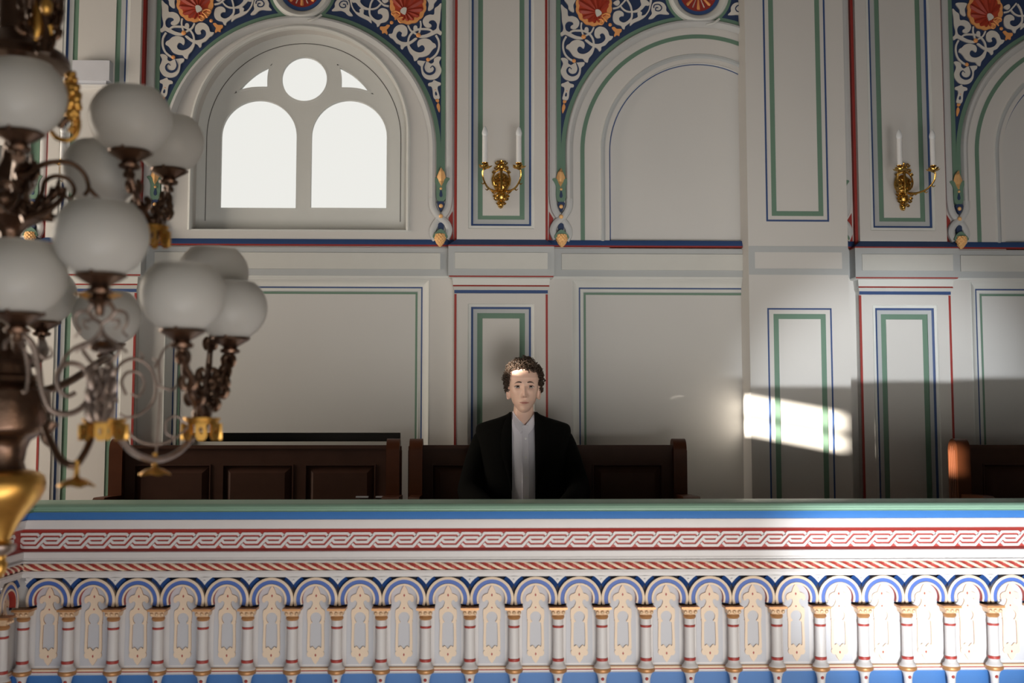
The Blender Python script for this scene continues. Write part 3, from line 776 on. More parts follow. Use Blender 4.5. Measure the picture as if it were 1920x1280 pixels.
# small arches, panels, ornaments
zA0 = ZP(1122, .02); zleg = ZP(1136.5, .02); zfas = ZP(1080, .026)
ORN = [(358,210),(376,235),(392,270),(402,300),(430,310),(455,330),(461,362),(452,388),(432,388),(420,373),(400,375),(390,400),(400,430),(416,457),(446,482),(446,570),(439,590),(448,606),(439,626),(441,900),(424,915),(440,935),(438,965),(420,985),(396,986),(380,1020),(350,1062)]
ORI = [(355,498),(385,506),(408,533),(413,560),(405,590),(391,610),(405,622),(413,650),(412,870),(384,868),(350,905)]
def orn_pts(L):
    o = []
    for x, y in [(v[0], v[1]) for v in cr([Vector((p[0], p[1], 0)) for p in L], 3)]:
        c = 358-10*(y-210)/850.; o.append(((x-c)/5.817/f*(FYP-.005)*1.0, ZP(1060+y/5.817, .005)))
    return o
_r = orn_pts(ORN); _ro = [(x, z) for x, z in _r]; _lo = [(-x, z) for x, z in reversed(_r[1:-1])]
_i = orn_pts(ORI); ORO = _ro+_lo; ORH = list(reversed(_i+[(-x, z) for x, z in reversed(_i[1:-1])]))
def arch_unit(tf, x):
    """panel, ring and gilt ornament of one bay centred at x"""
    m = Run(tf)
    # keyhole panel
    hw = 24.5/f*FYP; r_ = 26/f*FYP; a0 = -math.asin(min(1, (zA0-ZP(1140, 0))/r_))
    zbp = ZP(1243, .0)
    am = math.acos(hw/r_*.90)
    pts = [(x-hw, zbp), (x+hw, zbp)]+[(x+hw, zA0-r_*.62)]+[(x+r_*math.cos(t), zA0+r_*math.sin(t)) for t in [(-.45)+(PI+.9)*k/24 for k in range(25)]]+[(x-hw, zA0-r_*.62)]
    m.flat(pts, [], .003, .003, 'ppanel', 'pgrey')
    pobj = pbuild(m, 'arch_panel', 30)
    # ring
    m = Run(tf); a0, a1 = math.radians(-17), math.radians(197); Ro = SP/2-.0003
    path = [(x+Ro*math.cos(a1+(a0-a1)*k/30), zA0+Ro*math.sin(a1+(a0-a1)*k/30)) for k in range(31)]
    w = 15.5/f*FYP
    m.band(path, [(0, .0), (0, .024), (-w*.3, .026), (-w*.32, .022), (-w*.76, .022), (-w*.78, .026), (-w, .026), (-w, .003)], ['cream', 'cream', 'cream', 'pblue2', 'cream', 'cream', 'pred'])
    # blue bevelled outer arch and hanging triangle with a bead at each side
    Rb = .095; aa = math.acos((SP/2)/Rb); am = math.asin(min(1, (zfas-zA0)/Rb))
    for sgn in (1, -1):
        pth = [(x+sgn*Rb*math.cos(aa+(am-aa)*k/8), zA0+Rb*math.sin(aa+(am-aa)*k/8)) for k in range(9)]
        pi_ = [(x+sgn*(Rb-.022)*math.cos(aa*.6+(am-aa*.6)*k/8), zA0+(Rb-.022)*math.sin(aa*.6+(am-aa*.6)*k/8)) for k in range(9)]
        m.grid([[tf(p[0], .026, p[1]), tf(q[0], .0005, q[1])] for p, q in zip(pth, pi_)], 'dblue')
        tri = pth+[(x+sgn*SP/2, zfas+.002)]
        m.flat(tri, [], .026, 0, 'pgrey')
    m.flat([(x-SP/2, zfas), (x+SP/2, zfas), (x+SP/2, zleg), (x-SP/2, zleg)], [list(reversed(pts[3:-1]))] if False else [], .0005, 0, 'recess')
    pbuild(m, 'arch_ring', 50)
    m = Run(tf)
    m.flat([(x+a, z) for a, z in ORO], [[(x+a, z) for a, z in ORH]], .0085, .0055, 'cream', 'bgold')
    for yy, hh, ww in ((1060+318/5.817, 3.2, 1.7), (1060+962/5.817, 3.2, 1.7), (1060+455/5.817, 1.8, 1.7)):
        z = ZP(yy, .005); s_ = FYP/f; m.flat([(x-ww*s_, z), (x, z-hh*s_), (x+ww*s_, z), (x, z+hh*s_)], [], .0089, 0, 'pred')
    pbuild(m, 'gilt_ornament', 30)
def lath(tf, m, prof, s_, o, n=16):
    rows = [[tf(s_+r_*math.cos(2*PI*k/n), o+r_*math.sin(2*PI*k/n), z) for k in range(n)] for r_, z, _ in prof]
    m.grid(rows, lambda i, j: prof[i][2], cv=True)
def column_mesh(tf, s_):
    m = Run(tf); o = .036; pxm = FYP/f
    Z = lambda y: P(950, y, FYP-.036)[1]
    pr = [(.0185, Z(1160), 'pgrey'), (.0183, Z(1171.5), 'pred'), (.0205, Z(1172.2), 'pred'), (.0205, Z(1175.4), 'pred'), (.0183, Z(1176), 'pgrey'), (.0188, Z(1233), 'pred'), (.0212, Z(1233.8), 'pred'), (.0212, Z(1238), 'pred'), (.0190, Z(1239), 'pgrey'),
          (.0195, Z(1241), 'pgrey'), (.0235, Z(1246), 'pgrey'), (.029, Z(1249), 'pgrey'), (.030, Z(1251), 'pgrey'), (.029, Z(1252), 'pgrey')]
    lath(tf, m, pr, s_, o)
    sh = pbuild(m, 'colonnette')
    m = Run(tf)
    def bx(hw, ho0, ho1, z0, z1, name, hw2=None, d2=0):
        hw2 = hw2 or hw
        a = [(s_-hw, ho1), (s_+hw, ho1), (s_+hw, ho0), (s_-hw, ho0)]; b2 = [(s_-hw2, ho1-d2), (s_+hw2, ho1-d2), (s_+hw2, ho0), (s_-hw2, ho0)]
        T = [m.tf(p[0], p[1], z1) for p in a]; B = [m.tf(p[0], p[1], z0) for p in b2]
        m.grid([T, B], name, cv=True); m.cap(T, name); m.cap(B, name)
    bx(.0325, .0, .066, Z(1141), Z(1137), 'bgold'); bx(.0265, .004, .060, Z(1151.5), Z(1141), 'pgold', .0215, .006)
    for dx in (-.018, 0, .018):
        cx_, cy_, cz_ = m.tf(s_+dx, .060, Z(1146.5)); m.ball((cx_, cy_, cz_), .0065, 'pgold', n=6)
    pr = [(.016, Z(1151.5), 'pgold'), (.021, Z(1153), 'bgold'), (.0235, Z(1156), 'bgold'), (.021, Z(1159), 'bgold'), (.018, Z(1160.5), 'bgold'), (.0, Z(1160.5), 'bgold')]
    lath(tf, m, pr, s_, o)
    c1 = pbuild(m, 'capital'); c1.location = (0, 0, 0); c1.parent = sh
    m = Run(tf)
    pr = [(.028, Z(1251), 'bgold'), (.0318, Z(1253.5), 'bgold'), (.0325, Z(1256), 'bgold'), (.030, Z(1259.5), 'bgold'), (.024, Z(1261), 'pgrey'), (.018, Z(1266), 'pgrey'), (.0145, Z(1275), 'pgrey'), (.0125, Z(1300), 'pgrey'), (.0, Z(1306), 'pgrey')]
    lath(tf, m, pr, s_, o)
    x_, y_, z_ = m.tf(s_, o+.0155, Z(1272)); m.ball((x_, y_, z_), .0062, 'pred', n=6)
    c2 = pbuild(m, 'base'); c2.location = (0, 0, 0); c2.parent = sh
    # bead above the column
    m = Run(tf); x_, y_, z_ = tf(s_, .027, ZP(1086.5, .026)); m.ball((x_, y_, z_), .0042, 'button', n=8)
    bo = pbuild(m, 'bead')
    return (sh, bo)
def shift(objs, dx):
    for o in objs: pass
base = None
# master bay and column, then copies
before = set(par.children)
arch_unit(TF, 0.0); cset = column_mesh(TF, 0.0)
masters = [o for o in par.children if o not in before]
def place(o, dx, par_):
    c = o.copy(); COL.objects.link(c); c.parent = par_
    c.location = o.location+Vector((dx, 0, 0))
    for ch in list(o.children):
        d = ch.copy(); COL.objects.link(d); d.parent = c
    return c
archs = [o for o in masters if o.name.split('.')[0] in ('arch_panel', 'arch_ring', 'gilt_ornament')]; colm = [o for o in masters if o not in archs]
cols_f = [x for x in cols if x < 3.3]
for x in cols_f:
    for o in colm: place(o, x, par)
for x in cols_f[:-1]:
    for o in archs: place(o, x+SP/2, par)
for o in masters:
    for ch in list(o.children): bpy.data.objects.remove(ch)
    bpy.data.objects.remove(o)
before = set(par.children)
arch_unit(TS, 0.0); column_mesh(TS, 0.0)
masters = [o for o in par.children if o not in before]
archs = [o for o in masters if o.name.split('.')[0] in ('arch_panel', 'arch_ring', 'gilt_ornament')]; colm = [o for o in masters if o not in archs]
def place_s(o, s_):
    c = place(o, 0, par); c.location = o.location+Vector((0, -s_, 0)); return c
for k in range(1, 11):
    for o in colm: place_s(o, .04+SP*k)
for k in range(10):
    for o in archs: place_s(o, .04+SP*(k+.5))
for o in masters:
    for ch in list(o.children): bpy.data.objects.remove(ch)
    bpy.data.objects.remove(o)
# ================================================================== BENCHES
def bench(name, x0, x1, label, panels, arm_r=True, arm_l=True):
    t = tag(empty(name, ((x0+x1)/2, 5.2, Z0)), label, 'bench')
    ox = -(x0+x1)/2
    def bb(m, nm, **k):
        o = m.build(nm, **k); o.location = (ox, -5.2, -Z0); o.parent = t; return o
    BY = 5.33; zt = P(1170, 834, BY)[1]; zb = .50
    w = .062
    m = MB(); hs = [list(reversed(rect(a, b, .60, P(1170, 872, BY)[1]))) for a, b in panels]
    m.poly(rect(x0+w-.005, x1-w+.005, zb, zt-.012), hs, BY, .018, 'wood'); m.box(x0+w-.005, x1-w+.005, BY+.018, BY+.024, zb, zt-.012, 'wood')
    # cap rail with a small nose
    m.box(x0+w-.005, x1-w+.005, BY-.018, BY+.036, zt-.016, zt, 'wood')
    zp1 = P(1170, 872, BY)[1]; zp0 = .60
    for a, b in panels:
        i = .034
        m.grid([[(a, BY-.001, zp0), (b, BY-.001, zp0), (b, BY-.001, zp1), (a, BY-.001, zp1)],
                [(a+.004, BY+.016, zp0+.004), (b-.004, BY+.016, zp0+.004), (b-.004, BY+.016, zp1-.004), (a+.004, BY+.016, zp1-.004)],
                [(a+i, BY-.006, zp0+i), (b-i, BY-.006, zp0+i), (b-i, BY-.006, zp1-i), (a+i, BY-.006, zp1-i)]], 'wood', cv=True)
        m.cap([(a+i, BY-.006, zp0+i), (b-i, BY-.006, zp0+i), (b-i, BY-.006, zp1-i), (a+i, BY-.006, zp1-i)], 'wood')
        m.box(a-.006, a, BY-.006, BY, zp0-.006, zp1+.006, 'wood'); m.box(b, b+.006, BY-.006, BY, zp0-.006, zp1+.006, 'wood'); m.box(a, b, BY-.006, BY, zp1, zp1+.006, 'wood')
    bb(m, 'backrest')
    m = MB(); m.box(x0+w-.005, x1-w+.005, 4.93, BY, .565, .60, 'wood'); m.box(x0+w, x1-w, 4.97, 4.99, .46, .565, 'wood'); bb(m, 'seat')
    ztop = P(1270, 822, BY)[1]
    for s_, xa in ((0, x0), (1, x1-w)):
        m = MB(); cy = BY+.012; R_ = .055
        outl = [(cy-R_, Z0), (cy+R_, Z0)]+[(cy+R_*math.cos(PI*k/14), ztop-R_+R_*math.sin(PI*k/14)) for k in range(15)]
        m.grid([[(xa, y, z) for y, z in outl], [(xa+w, y, z) for y, z in outl]], 'wood2', cv=True)
        m.cap([(xa, y, z) for y, z in outl], 'wood2'); m.cap([(xa+w, y, z) for y, z in outl], 'wood2')
        # reeded outer face
        xo = xa if s_ == 0 else xa+w; sg = -1 if s_ == 0 else 1
        for q in (-.03, -.01, .01, .03):
            m.tube([(xo, cy+q, Z0+.02), (xo, cy+q, ztop-R_-.0+.02*(abs(q) < .02))], .006, 'wood2', n=6)
        # lower end panel and arm rest
        m.box(xa+.006, xa+w-.006, 4.95, cy, Z0, .62, 'wood2')
        m.box(xa+.01, xa+w-.01, 4.96, 5.01, .6, .80, 'wood2')
        e = bb(m, 'bench_end')
        za = .832
        m = MB(); pts = [(5.29, za-.03), (5.29, za-.004), (5.12, za), (5.06, za), (5.045, za-.008), (5.04, za-.02), (5.05, za-.032)]
        xb0, xb1 = xa+(.012 if s_ == 0 else 0)-.02*(s_ == 0)*0, xa+w+.016*s_
        m.grid([[(xb0, y, z) for y, z in pts], [(xb1, y, z) for y, z in pts]], 'wood2', cv=True); m.cap([(xb0, y, z) for y, z in pts], 'wood2'); m.cap([(xb1, y, z) for y, z in pts], 'wood2')
        bb(m, 'armrest')
    return t, bb
BX = lambda px, py=880: P(px, py, 5.33)[0]
t1, b1 = bench('church_bench', BX(209), BX(750), 'long dark wooden bench in front of the wall niche under the window', [(BX(254), BX(393)), (BX(419), BX(548)), (BX(574), BX(702))])
m = MB()
for a, b in ((669, 692), (706, 729)):
    z = P(680, 931.5, 5.30)[1]; m.box(BX(a), BX(b), 5.295, 5.33, z-.003, z+.003, 'plastic')
o = b1(m, 'number_plate'); o['label'] = 'small pale label strips on the backrest'
bench('church_bench', BX(768), BX(1285), 'dark wooden bench that the person in the black jacket sits on', [(BX(812), BX(940)), (BX(964), BX(1092)), (BX(1113), BX(1240))])
bench('church_bench', BX(1789), BX(1789)+1.42, 'dark wooden bench at the right edge with sunlit orange end', [(BX(1845), BX(1985)), (BX(2010), BX(2150)), (BX(2175), BX(2290))])
# ================================================================== SCONCES
def sconce(xc, label):
    zc = P(940, 339, 5.62)[1]; yb = PY+.012
    t = tag(empty('candle_wall_sconce', (xc, yb, zc)), label, 'wall lamp', 'brass two-candle sconces on the pilasters')
    s = 5.62/f
    m = MB()
    def L(dx, dy, d): return (dx*s, -d, -dy*s)      # photo pixels from the plate centre
    # backplate: crown, oval cartouche and pendant, all in relief
    def dome(cx, cy, rx, rz, h, nm='brass', n=8, k=18):
        rows = []
        for i in range(n+1):
            u = i/n; rr = math.cos(u*PI/2)
            rows.append([L(cx+rx*rr*math.cos(2*PI*j/k), cy+rz*rr*math.sin(2*PI*j/k), h*math.sin(u*PI/2)) for j in range(k)])
        m.grid(rows, nm, cv=True)
    dome(0, 0, 17, 19, .022); dome(0, -30, 9.5, 9, .028); dome(0, 27, 11, 12, .026); dome(-1, 43, 6, 8, .02)
    m.tube([L(-15, 8, .02), L(-17, -4, .022), L(-12, -17, .024), L(-3, -22, .028)], .0045, 'brass', smooth=4, n=6)
    m.tube([L(15, 8, .02), L(17, -4, .022), L(12, -17, .024), L(3, -22, .028)], .0045, 'brass', smooth=4, n=6)
    m.tube([L(0, -22, .03), L(0, 0, .036), L(0, 20, .034)], [.006, .009, .005], 'brass', smooth=4, n=8)
    rnd = random.Random(3)
    for sx in (-1, 1):
        for (cx, cy, r_) in ((8, -6, 6), (8, 8, 5), (7, -36, 4.5), (9, -26, 4), (13, 20, 4), (9, 33, 4.5), (12, 28, 3), (5, 42, 3.5), (14, -18, 3)):
            pts = [L(sx*(cx+r_*(1-u*.8)*math.cos(u*7.5)), cy+r_*(1-u*.8)*math.sin(u*7.5), .026+.006*u) for u in [i/12 for i in range(13)]]
            m.tube(pts, lambda u: .0042*(1-.3*u), 'brass', n=6)
        for k in range(7):
            m.ball(L(sx*rnd.uniform(1, 14), rnd.uniform(-38, 44)*.9, .03), rnd.uniform(.003, .005), 'brass', n=5)
    m.ball(L(-1, 49, .014), .008, 'brass', n=6)
    m.lathe([(0, -.012), (.01, -.006), (.012, 0), (0, .004)], L(0, -40, .018), 'brass', n=10)
    bp = m.build('backplate'); bp.parent = t
    for sx in (-1, 1):
        sc2 = 5.44/f; cx = sx*.084; cy = -.19
        zc_ = P(944, 303, 5.44)[1]-zc
        m = MB()
        zb = zc_-.020
        m.tube([(sx*.018, -.025, -.050), (sx*.045, -.07, -.058), (sx*.072, -.13, -.052), (sx*.092, -.175, -.02), (sx*.094, -.19, .015), (sx*.086, -.19, zb-.012)], [.006, .0055, .005, .0045, .0045, .005], 'brass', smooth=6, n=8)
        for u_, (x_, y_, z_) in enumerate(((sx*.035, -.055, -.055), (sx*.065, -.115, -.056), (sx*.085, -.16, -.035))):
            m.tube([(x_, y_, z_), (x_+sx*.008, y_-.004, z_-.010), (x_+sx*.018, y_-.008, z_-.004)], [.004, .003, .001], 'brass', smooth=4, n=6)
        am = m.build('arm'); am.parent = t
        m = MB()
        rows = []
        for r_, h, wv in ((.006, zb-.014, 0), (.010, zb-.010, 0), (.020, zb-.008, .0), (.028, zb-.003, .004), (.031, zb+.003, .006), (.027, zb+.001, .005), (.012, zb-.003, 0)):
            rows.append([(cx+(r_+wv*math.cos(5*a))*math.cos(a), cy+(r_+wv*math.cos(5*a))*math.sin(a), h+wv*.5*math.cos(5*a)) for a in [2*PI*j/30 for j in range(30)]])
        m.grid(rows, 'brass', cv=True)
        m.lathe([(.010, zb-.004), (.0115, zb+.006), (.010, zb+.012), (.0165, zb+.017), (.017, zb+.019), (.0, zb+.019)], (cx, cy, 0), 'brass', n=16)
        o = m.build('drip_pan'); o.parent = am
        zt_ = P(944, 253, 5.44)[1]-zc
        m = MB(); m.lathe([(.0135, zb+.018), (.0128, zt_), (.0125, zt_+.0)], (cx, cy, 0), 'candle', n=18); o = m.build('candle_sleeve'); o.parent = am
        m = MB(); zt2 = P(944, 234, 5.44)[1]-zc; H = zt2-zt_
        m.lathe([(.0125, zt_), (.0145, zt_+H*.12), (.0155, zt_+H*.3), (.013, zt_+H*.55), (.008, zt_+H*.8), (.003, zt_+H*.96), (0, zt_+H)], (cx, cy, 0), 'bulb', n=18); o = m.build('flame_bulb'); o.parent = am
    return t
s1 = sconce(PXC, 'brass two-candle sconce on the pilaster directly above the seated person')
for c, lb in ((PIL[0], 'brass sconce at the left, mostly hidden behind the chandelier'), (PIL[2]+.006, 'brass two-candle sconce to the right of the wide pier')):
    q = dup(s1); q.location.x = c; q['label'] = lb
# emergency light box
a = P(142, 118, PY-.0); b = P(210, 155, PY)
m = MB()
bt = tag(empty('emergency_light', ((a[0]+b[0])/2, PY-.02, b[1])), 'white box-shaped emergency light at the left above a round lamp', 'emergency light')
def etm(m, n):
    o = m.build(n); o.location = (-(a[0]+b[0])/2, -(PY-.02), -b[1]); o.parent = bt; return o
m.box(a[0], b[0], PY-.045, PY+.014, b[1], a[1], 'plastic'); etm(m, 'housing')
z2 = P(150, 163, PY)[1]
m = MB(); m.box(a[0]+.008, b[0]-.02, PY-.03, PY+.012, z2+.004, b[1], 'ppanel'); m.box(a[0]+.004, b[0]-.012, PY-.035, PY+.012, z2-.004, z2+.004, 'candle'); etm(m, 'lens')
c_ = P(115, 137, PY)
m = MB(); m.tube([(a[0], PY-.004, c_[1]), (c_[0], PY-.004, c_[1])], .004, 'grey', n=6); etm(m, 'conduit')
# ================================================================== PERSON
HX, HY = P(983, 725, 5.10)[0], 5.16
def hz(py, Y=5.08): return P(983, py, Y)[1]
ZE = hz(725.5); ZM = hz(754.5); ZCH = hz(772.5); ZNT = hz(741); ZTOP = 1.436; ZB = hz(718)
body = MB()
def g(x, s): return math.exp(-(x/s)**2)
def sm(a, b, x):
    t = max(0, min(1, (x-a)/(b-a))); return t*t*(3-2*t)
rows = []; NR, NC = 230, 200
zlo = ZCH-.002
for i in range(NR+1):
    u = i/NR; z = zlo+(ZTOP-zlo)*(1-math.cos(u*PI))/2
    h = (z-zlo)/(ZTOP-zlo)       # 0 chin, 1 crown
    # half width from the front view: chin, jaw, cheek, temple, crown
    kw = [(0, .006), (.02, .019), (.06, .029), (.13, .0395), (.22, .0525), (.32, .0595), (.45, .0650), (.58, .0680), (.70, .0715), (.80, .0690), (.90, .054), (.965, .034), (1, .001)]
    kf = [(0, .046), (.02, .062), (.06, .070), (.13, .074), (.22, .077), (.32, .080), (.45, .083), (.58, .086), (.70, .084), (.80, .075), (.90, .054), (.965, .032), (1, .001)]
    kb = [(0, -.020), (.02, -.010), (.06, .000), (.13, .020), (.22, .045), (.32, .070), (.45, .092), (.58, .104), (.70, .106), (.80, .096), (.90, .070), (.965, .040), (1, .001)]
    def ip(K_):
        for (a0, v0), (a1, v1) in zip(K_, K_[1:]):
            if h <= a1: return v0+(v1-v0)*(h-a0)/(a1-a0)
        return K_[-1][1]
    wv, fv, bv = ip(kw), ip(kf), ip(kb)
    row = []
    for j in range(NC):
        a = 2*PI*j/NC                      # 0 = +X side, pi/2 = front
        ca, sa = math.cos(a), math.sin(a)
        e = .86
        x = wv*abs(ca)**e*(1 if ca >= 0 else -1)
        d = (fv*abs(sa)**.92 if sa >= 0 else -bv*abs(sa)**.95)
        if sa > 0:
            fr_ = sm(0, .5, sa)
            # nose
            t = (z-ZNT)/(ZE+.004-ZNT)
            if -.5 < t < 1.25:
                if t >= 0: hh = .029*(1-t)**.62*(1-.10*t) if t < 1 else 0; wd_ = .0094-.0038*t
                else: hh = .029*max(0, 1+t*3.6)**.6; wd_ = .0115
                d += fr_*hh*g(x, wd_)
                d += fr_*.008*g(x-.0125, .006)*g(z-(ZNT-.001), .007)+fr_*.008*g(x+.0125, .006)*g(z-(ZNT-.001), .007)
            d += fr_*.004*g(x, .009)*g(z-(ZE+.006), .012)
            # sockets, brow, cheekbones
            for s_ in (-1, 1):
                d -= fr_*.0115*g(x-s_*.0295, .0165)*g(z-ZE, .0105)
                d += fr_*.0045*g(x-s_*.030, .020)*g(z-(ZB+.004), .007)
                d += fr_*.0045*g(x-s_*.043, .016)*g(z-(ZE-.026), .013)
                d -= fr_*.003*g(x-s_*.040, .012)*g(z-(ZM+.003), .013)
            # mouth
            d += fr_*.0055*g(x, .022)*g(z-ZM, .016)
            d += fr_*.0022*g(x, .018)*(g(z-(ZM+.0036), .0030)+1.2*g(z-(ZM-.0045), .0036))
            d -= fr_*.0030*g(x, .021)*g(z-ZM, .0015)
            d -= fr_*.0016*g(x, .0035)*g(z-(ZM+.012), .006)
            d -= fr_*.0035*g(x, .018)*g(z-(ZM-.015), .005)
            d += fr_*.006*g(x, .017)*g(z-(ZCH+.014), .010)
        row.append((HX+x, HY-.0-d, z))
    rows.append(row)
def fm(i, j):
    x = rows[i][j][0]-HX; z = (rows[i][j][2]+rows[i+1][j][2])/2; front = rows[i][j][1] < HY-.05
    if front:
        up = .0046*max(0, 1-(abs(x)/.0235)**1.7)*(1-.25*g(x, .004)); lo = .0066*max(0, 1-(abs(x)/.0225)**2)
        if ZM-lo < z < ZM+up and abs(x) < .0235: return 'lip'
    return 'skin'
body.grid(rows, fm, cv=True)
# eyes
def yface(xx, zz, off=0):
    best = None
    for r_ in rows:
        for p in r_[NC//8:NC//2-NC//8:1]:
            dd = (p[0]-HX-xx)**2+(p[2]-zz)**2
            if best is None or dd < best[0]: best = (dd, p[1])
    return best[1]-off
for s_ in (-1, 1):
    ex = s_*.0297; ey = yface(ex, ZE)
    def almond(w, h, y, name, cx=0, n=20, clip=None):
        top, bot = [], []
        for k in range(n+1):
            t = -1+2*k/n; xx = cx+w*t
            tt = (xx)/.0158
            hu = .0064*max(0, 1-abs(tt)**2.4); hl = -.0052*max(0, 1-abs(tt)**2.2)
            r_ = math.sqrt(max(0, 1-t*t))*h
            zu, zl = (min(hu, r_), max(hl, -r_)) if clip else (hu, hl)
            dep = .0035*(1-tt*tt)
            top.append((HX+ex+xx, ey-y-dep, ZE+zu)); bot.append((HX+ex+xx, ey-y-dep, ZE+zl))
        mid = [((p[0]), p[1]-.0015, (p[2]+q[2])/2) for p, q in zip(top, bot)]
        body.grid([top, mid, bot], name)
    almond(.0158, .005, .0030, 'eyew'); almond(.0066, .0066, .0042, 'iris', clip=True)
    # lids and lashes
    up = [(HX+ex+.0168*t, ey-.0052-.004*(1-t*t), ZE+.0064*max(0, 1-abs(t)**2.2)+.0002) for t in [-1+2*k/12 for k in range(13)]]
    body.tube(up, lambda u: .0017*math.sin(PI*u)+.0004, 'brow', n=6)
    up2 = [(HX+ex+.0165*t, ey-.0035-.004*(1-t*t), ZE+.0092*max(0, 1-abs(t)**2.2)-.0002) for t in [-1+2*k/12 for k in range(13)]]
    body.tube(up2, lambda u: .0022*math.sin(PI*u)+.0004, 'skin', n=6)
    lo = [(HX+ex+.0145*t, ey-.0042-.004*(1-t*t), ZE-.0050*max(0, 1-abs(t)**2)) for t in [-1+2*k/12 for k in range(13)]]
    body.tube(lo, lambda u: .0012*math.sin(PI*u)+.0003, 'lid', n=6)
    # eyebrow
    eb = []
    for k in range(9):
        t = k/8; xx = s_*(.013+.032*t); zz = ZB+.0005+.0052*math.sin(PI*min(1, t*.8+.1))-.004*t*t
        eb.append((HX+xx, yface(xx, zz)-.0012, zz))
    body.tube(eb, lambda u: .0025*math.sin(PI*min(1, .25+u*.75))+.0005, 'brow', n=6, flat=.6)
    # nostril
    body.ball((HX+s_*.0065, yface(s_*.0065, ZNT-.006)-.001, ZNT-.0065), .0022, 'lid', n=6, sz=.6)
    # ear: rim, bowl and lobe
    zt_, zb_ = hz(714, 5.16), hz(749, 5.16); zc_ = (zt_+zb_)/2; rz = (zt_-zb_)/2
    er = []
    for k in range(19):
        a = -2.3+k/18*4.4
        er.append((HX+s_*(.0605+.0155*max(0, math.cos(a*.62))+.002), HY+.012+.010*math.cos(a+.3)-.016*math.sin(a)*.2, zc_+rz*.92*math.sin(a)*(1 if a > 0 else .98)))
    body.tube(er, lambda u: .0036+.0012*math.cos(2*PI*u), 'skin', n=8)
    body.ball((HX+s_*.0655, HY+.010, zc_), rz*.92, 'skin', n=12, sx=.34, sy=.52)
    body.ball((HX+s_*.0640, HY+.002, zc_-rz*.66), .0065, 'skin', n=8, sy=.7)
# neck, trunk, arms, legs as one connected set of lofts
def loft(m, secs, name, n=28, e=.9, cap=True):
    """secs: (x, y, z, rx, ry)"""
    rows = [[(x+rx*abs(math.cos(a))**e*(1 if math.cos(a) >= 0 else -1), y+ry*abs(math.sin(a))**e*(1 if math.sin(a) >= 0 else -1), z) for a in [2*PI*k/n for k in range(n)]] for x, y, z, rx, ry in secs]
    m.grid(rows, name, cv=True)
    if cap: m.cap(rows[0], name); m.cap(rows[-1], name)
def smsec(S_, n=4):
    A = cr([Vector(s_[:3]) for s_ in S_], n); B = cr([Vector((s_[3], s_[4], 0)) for s_ in S_], n)
    return [(a[0], a[1], a[2], b[0], b[1]) for a, b in zip(A, B)]
loft(body, smsec([(HX, 5.185, ZCH+.035, .044, .050), (HX, 5.19, ZCH, .0475, .052), (HX, 5.20, ZCH-.03, .050, .054), (HX, 5.21, ZCH-.06, .062, .060), (HX, 5.22, ZCH-.09, .13, .075), (HX, 5.22, 1.06, .165, .095), (HX, 5.21, .90, .145, .10), (HX, 5.20, .75, .15, .11), (HX, 5.20, .64, .17, .13)]), 'skin')
SH = .165
def arm_pts(s_): return [(HX+s_*SH, 5.215, 1.105), (HX+s_*.215, 5.20, .99), (HX+s_*.235, 5.15, .865), (HX+s_*.19, 5.00, .80), (HX+s_*.125, 4.88, .765)]
for s_ in (-1, 1):
    body.tube(arm_pts(s_), [.036, .034, .033, .030, .024], 'skin', smooth=5, n=14)
    # hand resting on the thigh: palm, four fingers, thumb
    hx, hy, hzv = HX+s_*.125, 4.88, .765
    body.tube([(hx, hy+.01, hzv), (hx-s_*.008, hy-.03, hzv-.002), (hx-s_*.015, hy-.075, hzv-.010)], [.024, .036, .036], 'skin', smooth=4, n=14, flat=.45)
    for q, (dx, L_) in enumerate(((-.027, .066), (-.009, .076), (.009, .071), (.026, .056))):
        x_ = hx-s_*.015+s_*dx*-1
        body.tube([(x_, hy-.065, hzv-.008), (x_, hy-.078-L_*.35, hzv-.008), (x_, hy-.078-L_*.72, hzv-.020), (x_, hy-.078-L_*.98, hzv-.036)], [.0095, .0088, .0080, .0066], 'skin', smooth=4, n=10)
    body.tube([(hx-s_*.028, hy-.012, hzv-.002), (hx-s_*.050, hy-.045, hzv-.008), (hx-s_*.056, hy-.078, hzv-.018)], [.012, .0105, .0080], 'skin', smooth=4, n=10)
    body.tube([(HX+s_*.09, 5.20, .69), (HX+s_*.12, 4.85, .68), (HX+s_*.13, 4.72, .665), (HX+s_*.13, 4.72, .42), (HX+s_*.13, 4.73, .22)], [.075, .066, .055, .045, .036], 'skin', smooth=5, n=16)
pers = tag(body.build('person', angle=60, loc=(HX, HY, Z0)), 'seated person with curly dark hair, open black jacket and pale buttoned shirt', 'person')
def pb(m, n, angle=50):
    o = m.build(n, angle=angle); o.location = (-HX, -HY, -Z0); o.parent = pers; return o
# trousers and shoes
m = MB()
for s_ in (-1, 1):
    m.tube([(HX+s_*.085, 5.22, .70), (HX+s_*.12, 4.86, .688), (HX+s_*.13, 4.71, .67), (HX+s_*.13, 4.705, .60), (HX+s_*.13, 4.71, .42), (HX+s_*.13, 4.73, .23)], [.092, .080, .068, .062, .055, .052], 'trouser', smooth=5, n=16)
loft(m, smsec([(HX, 5.20, .62, .18, .12), (HX, 5.20, .70, .178, .125), (HX, 5.20, .80, .158, .118)]), 'trouser')
pb(m, 'trousers')
for s_ in (-1, 1):
    m = MB(); m.tube([(HX+s_*.13, 4.78, Z0+.05), (HX+s_*.135, 4.70, Z0+.045), (HX+s_*.14, 4.60, Z0+.032), (HX+s_*.142, 4.52, Z0+.024)], [.042, .044, .042, .024], 'leather', smooth=4, n=12, flat=1.)
    m.box(HX+s_*.135-.042, HX+s_*.135+.042, 4.51, 4.82, Z0, Z0+.016, 'leather'); pb(m, 'shoe')
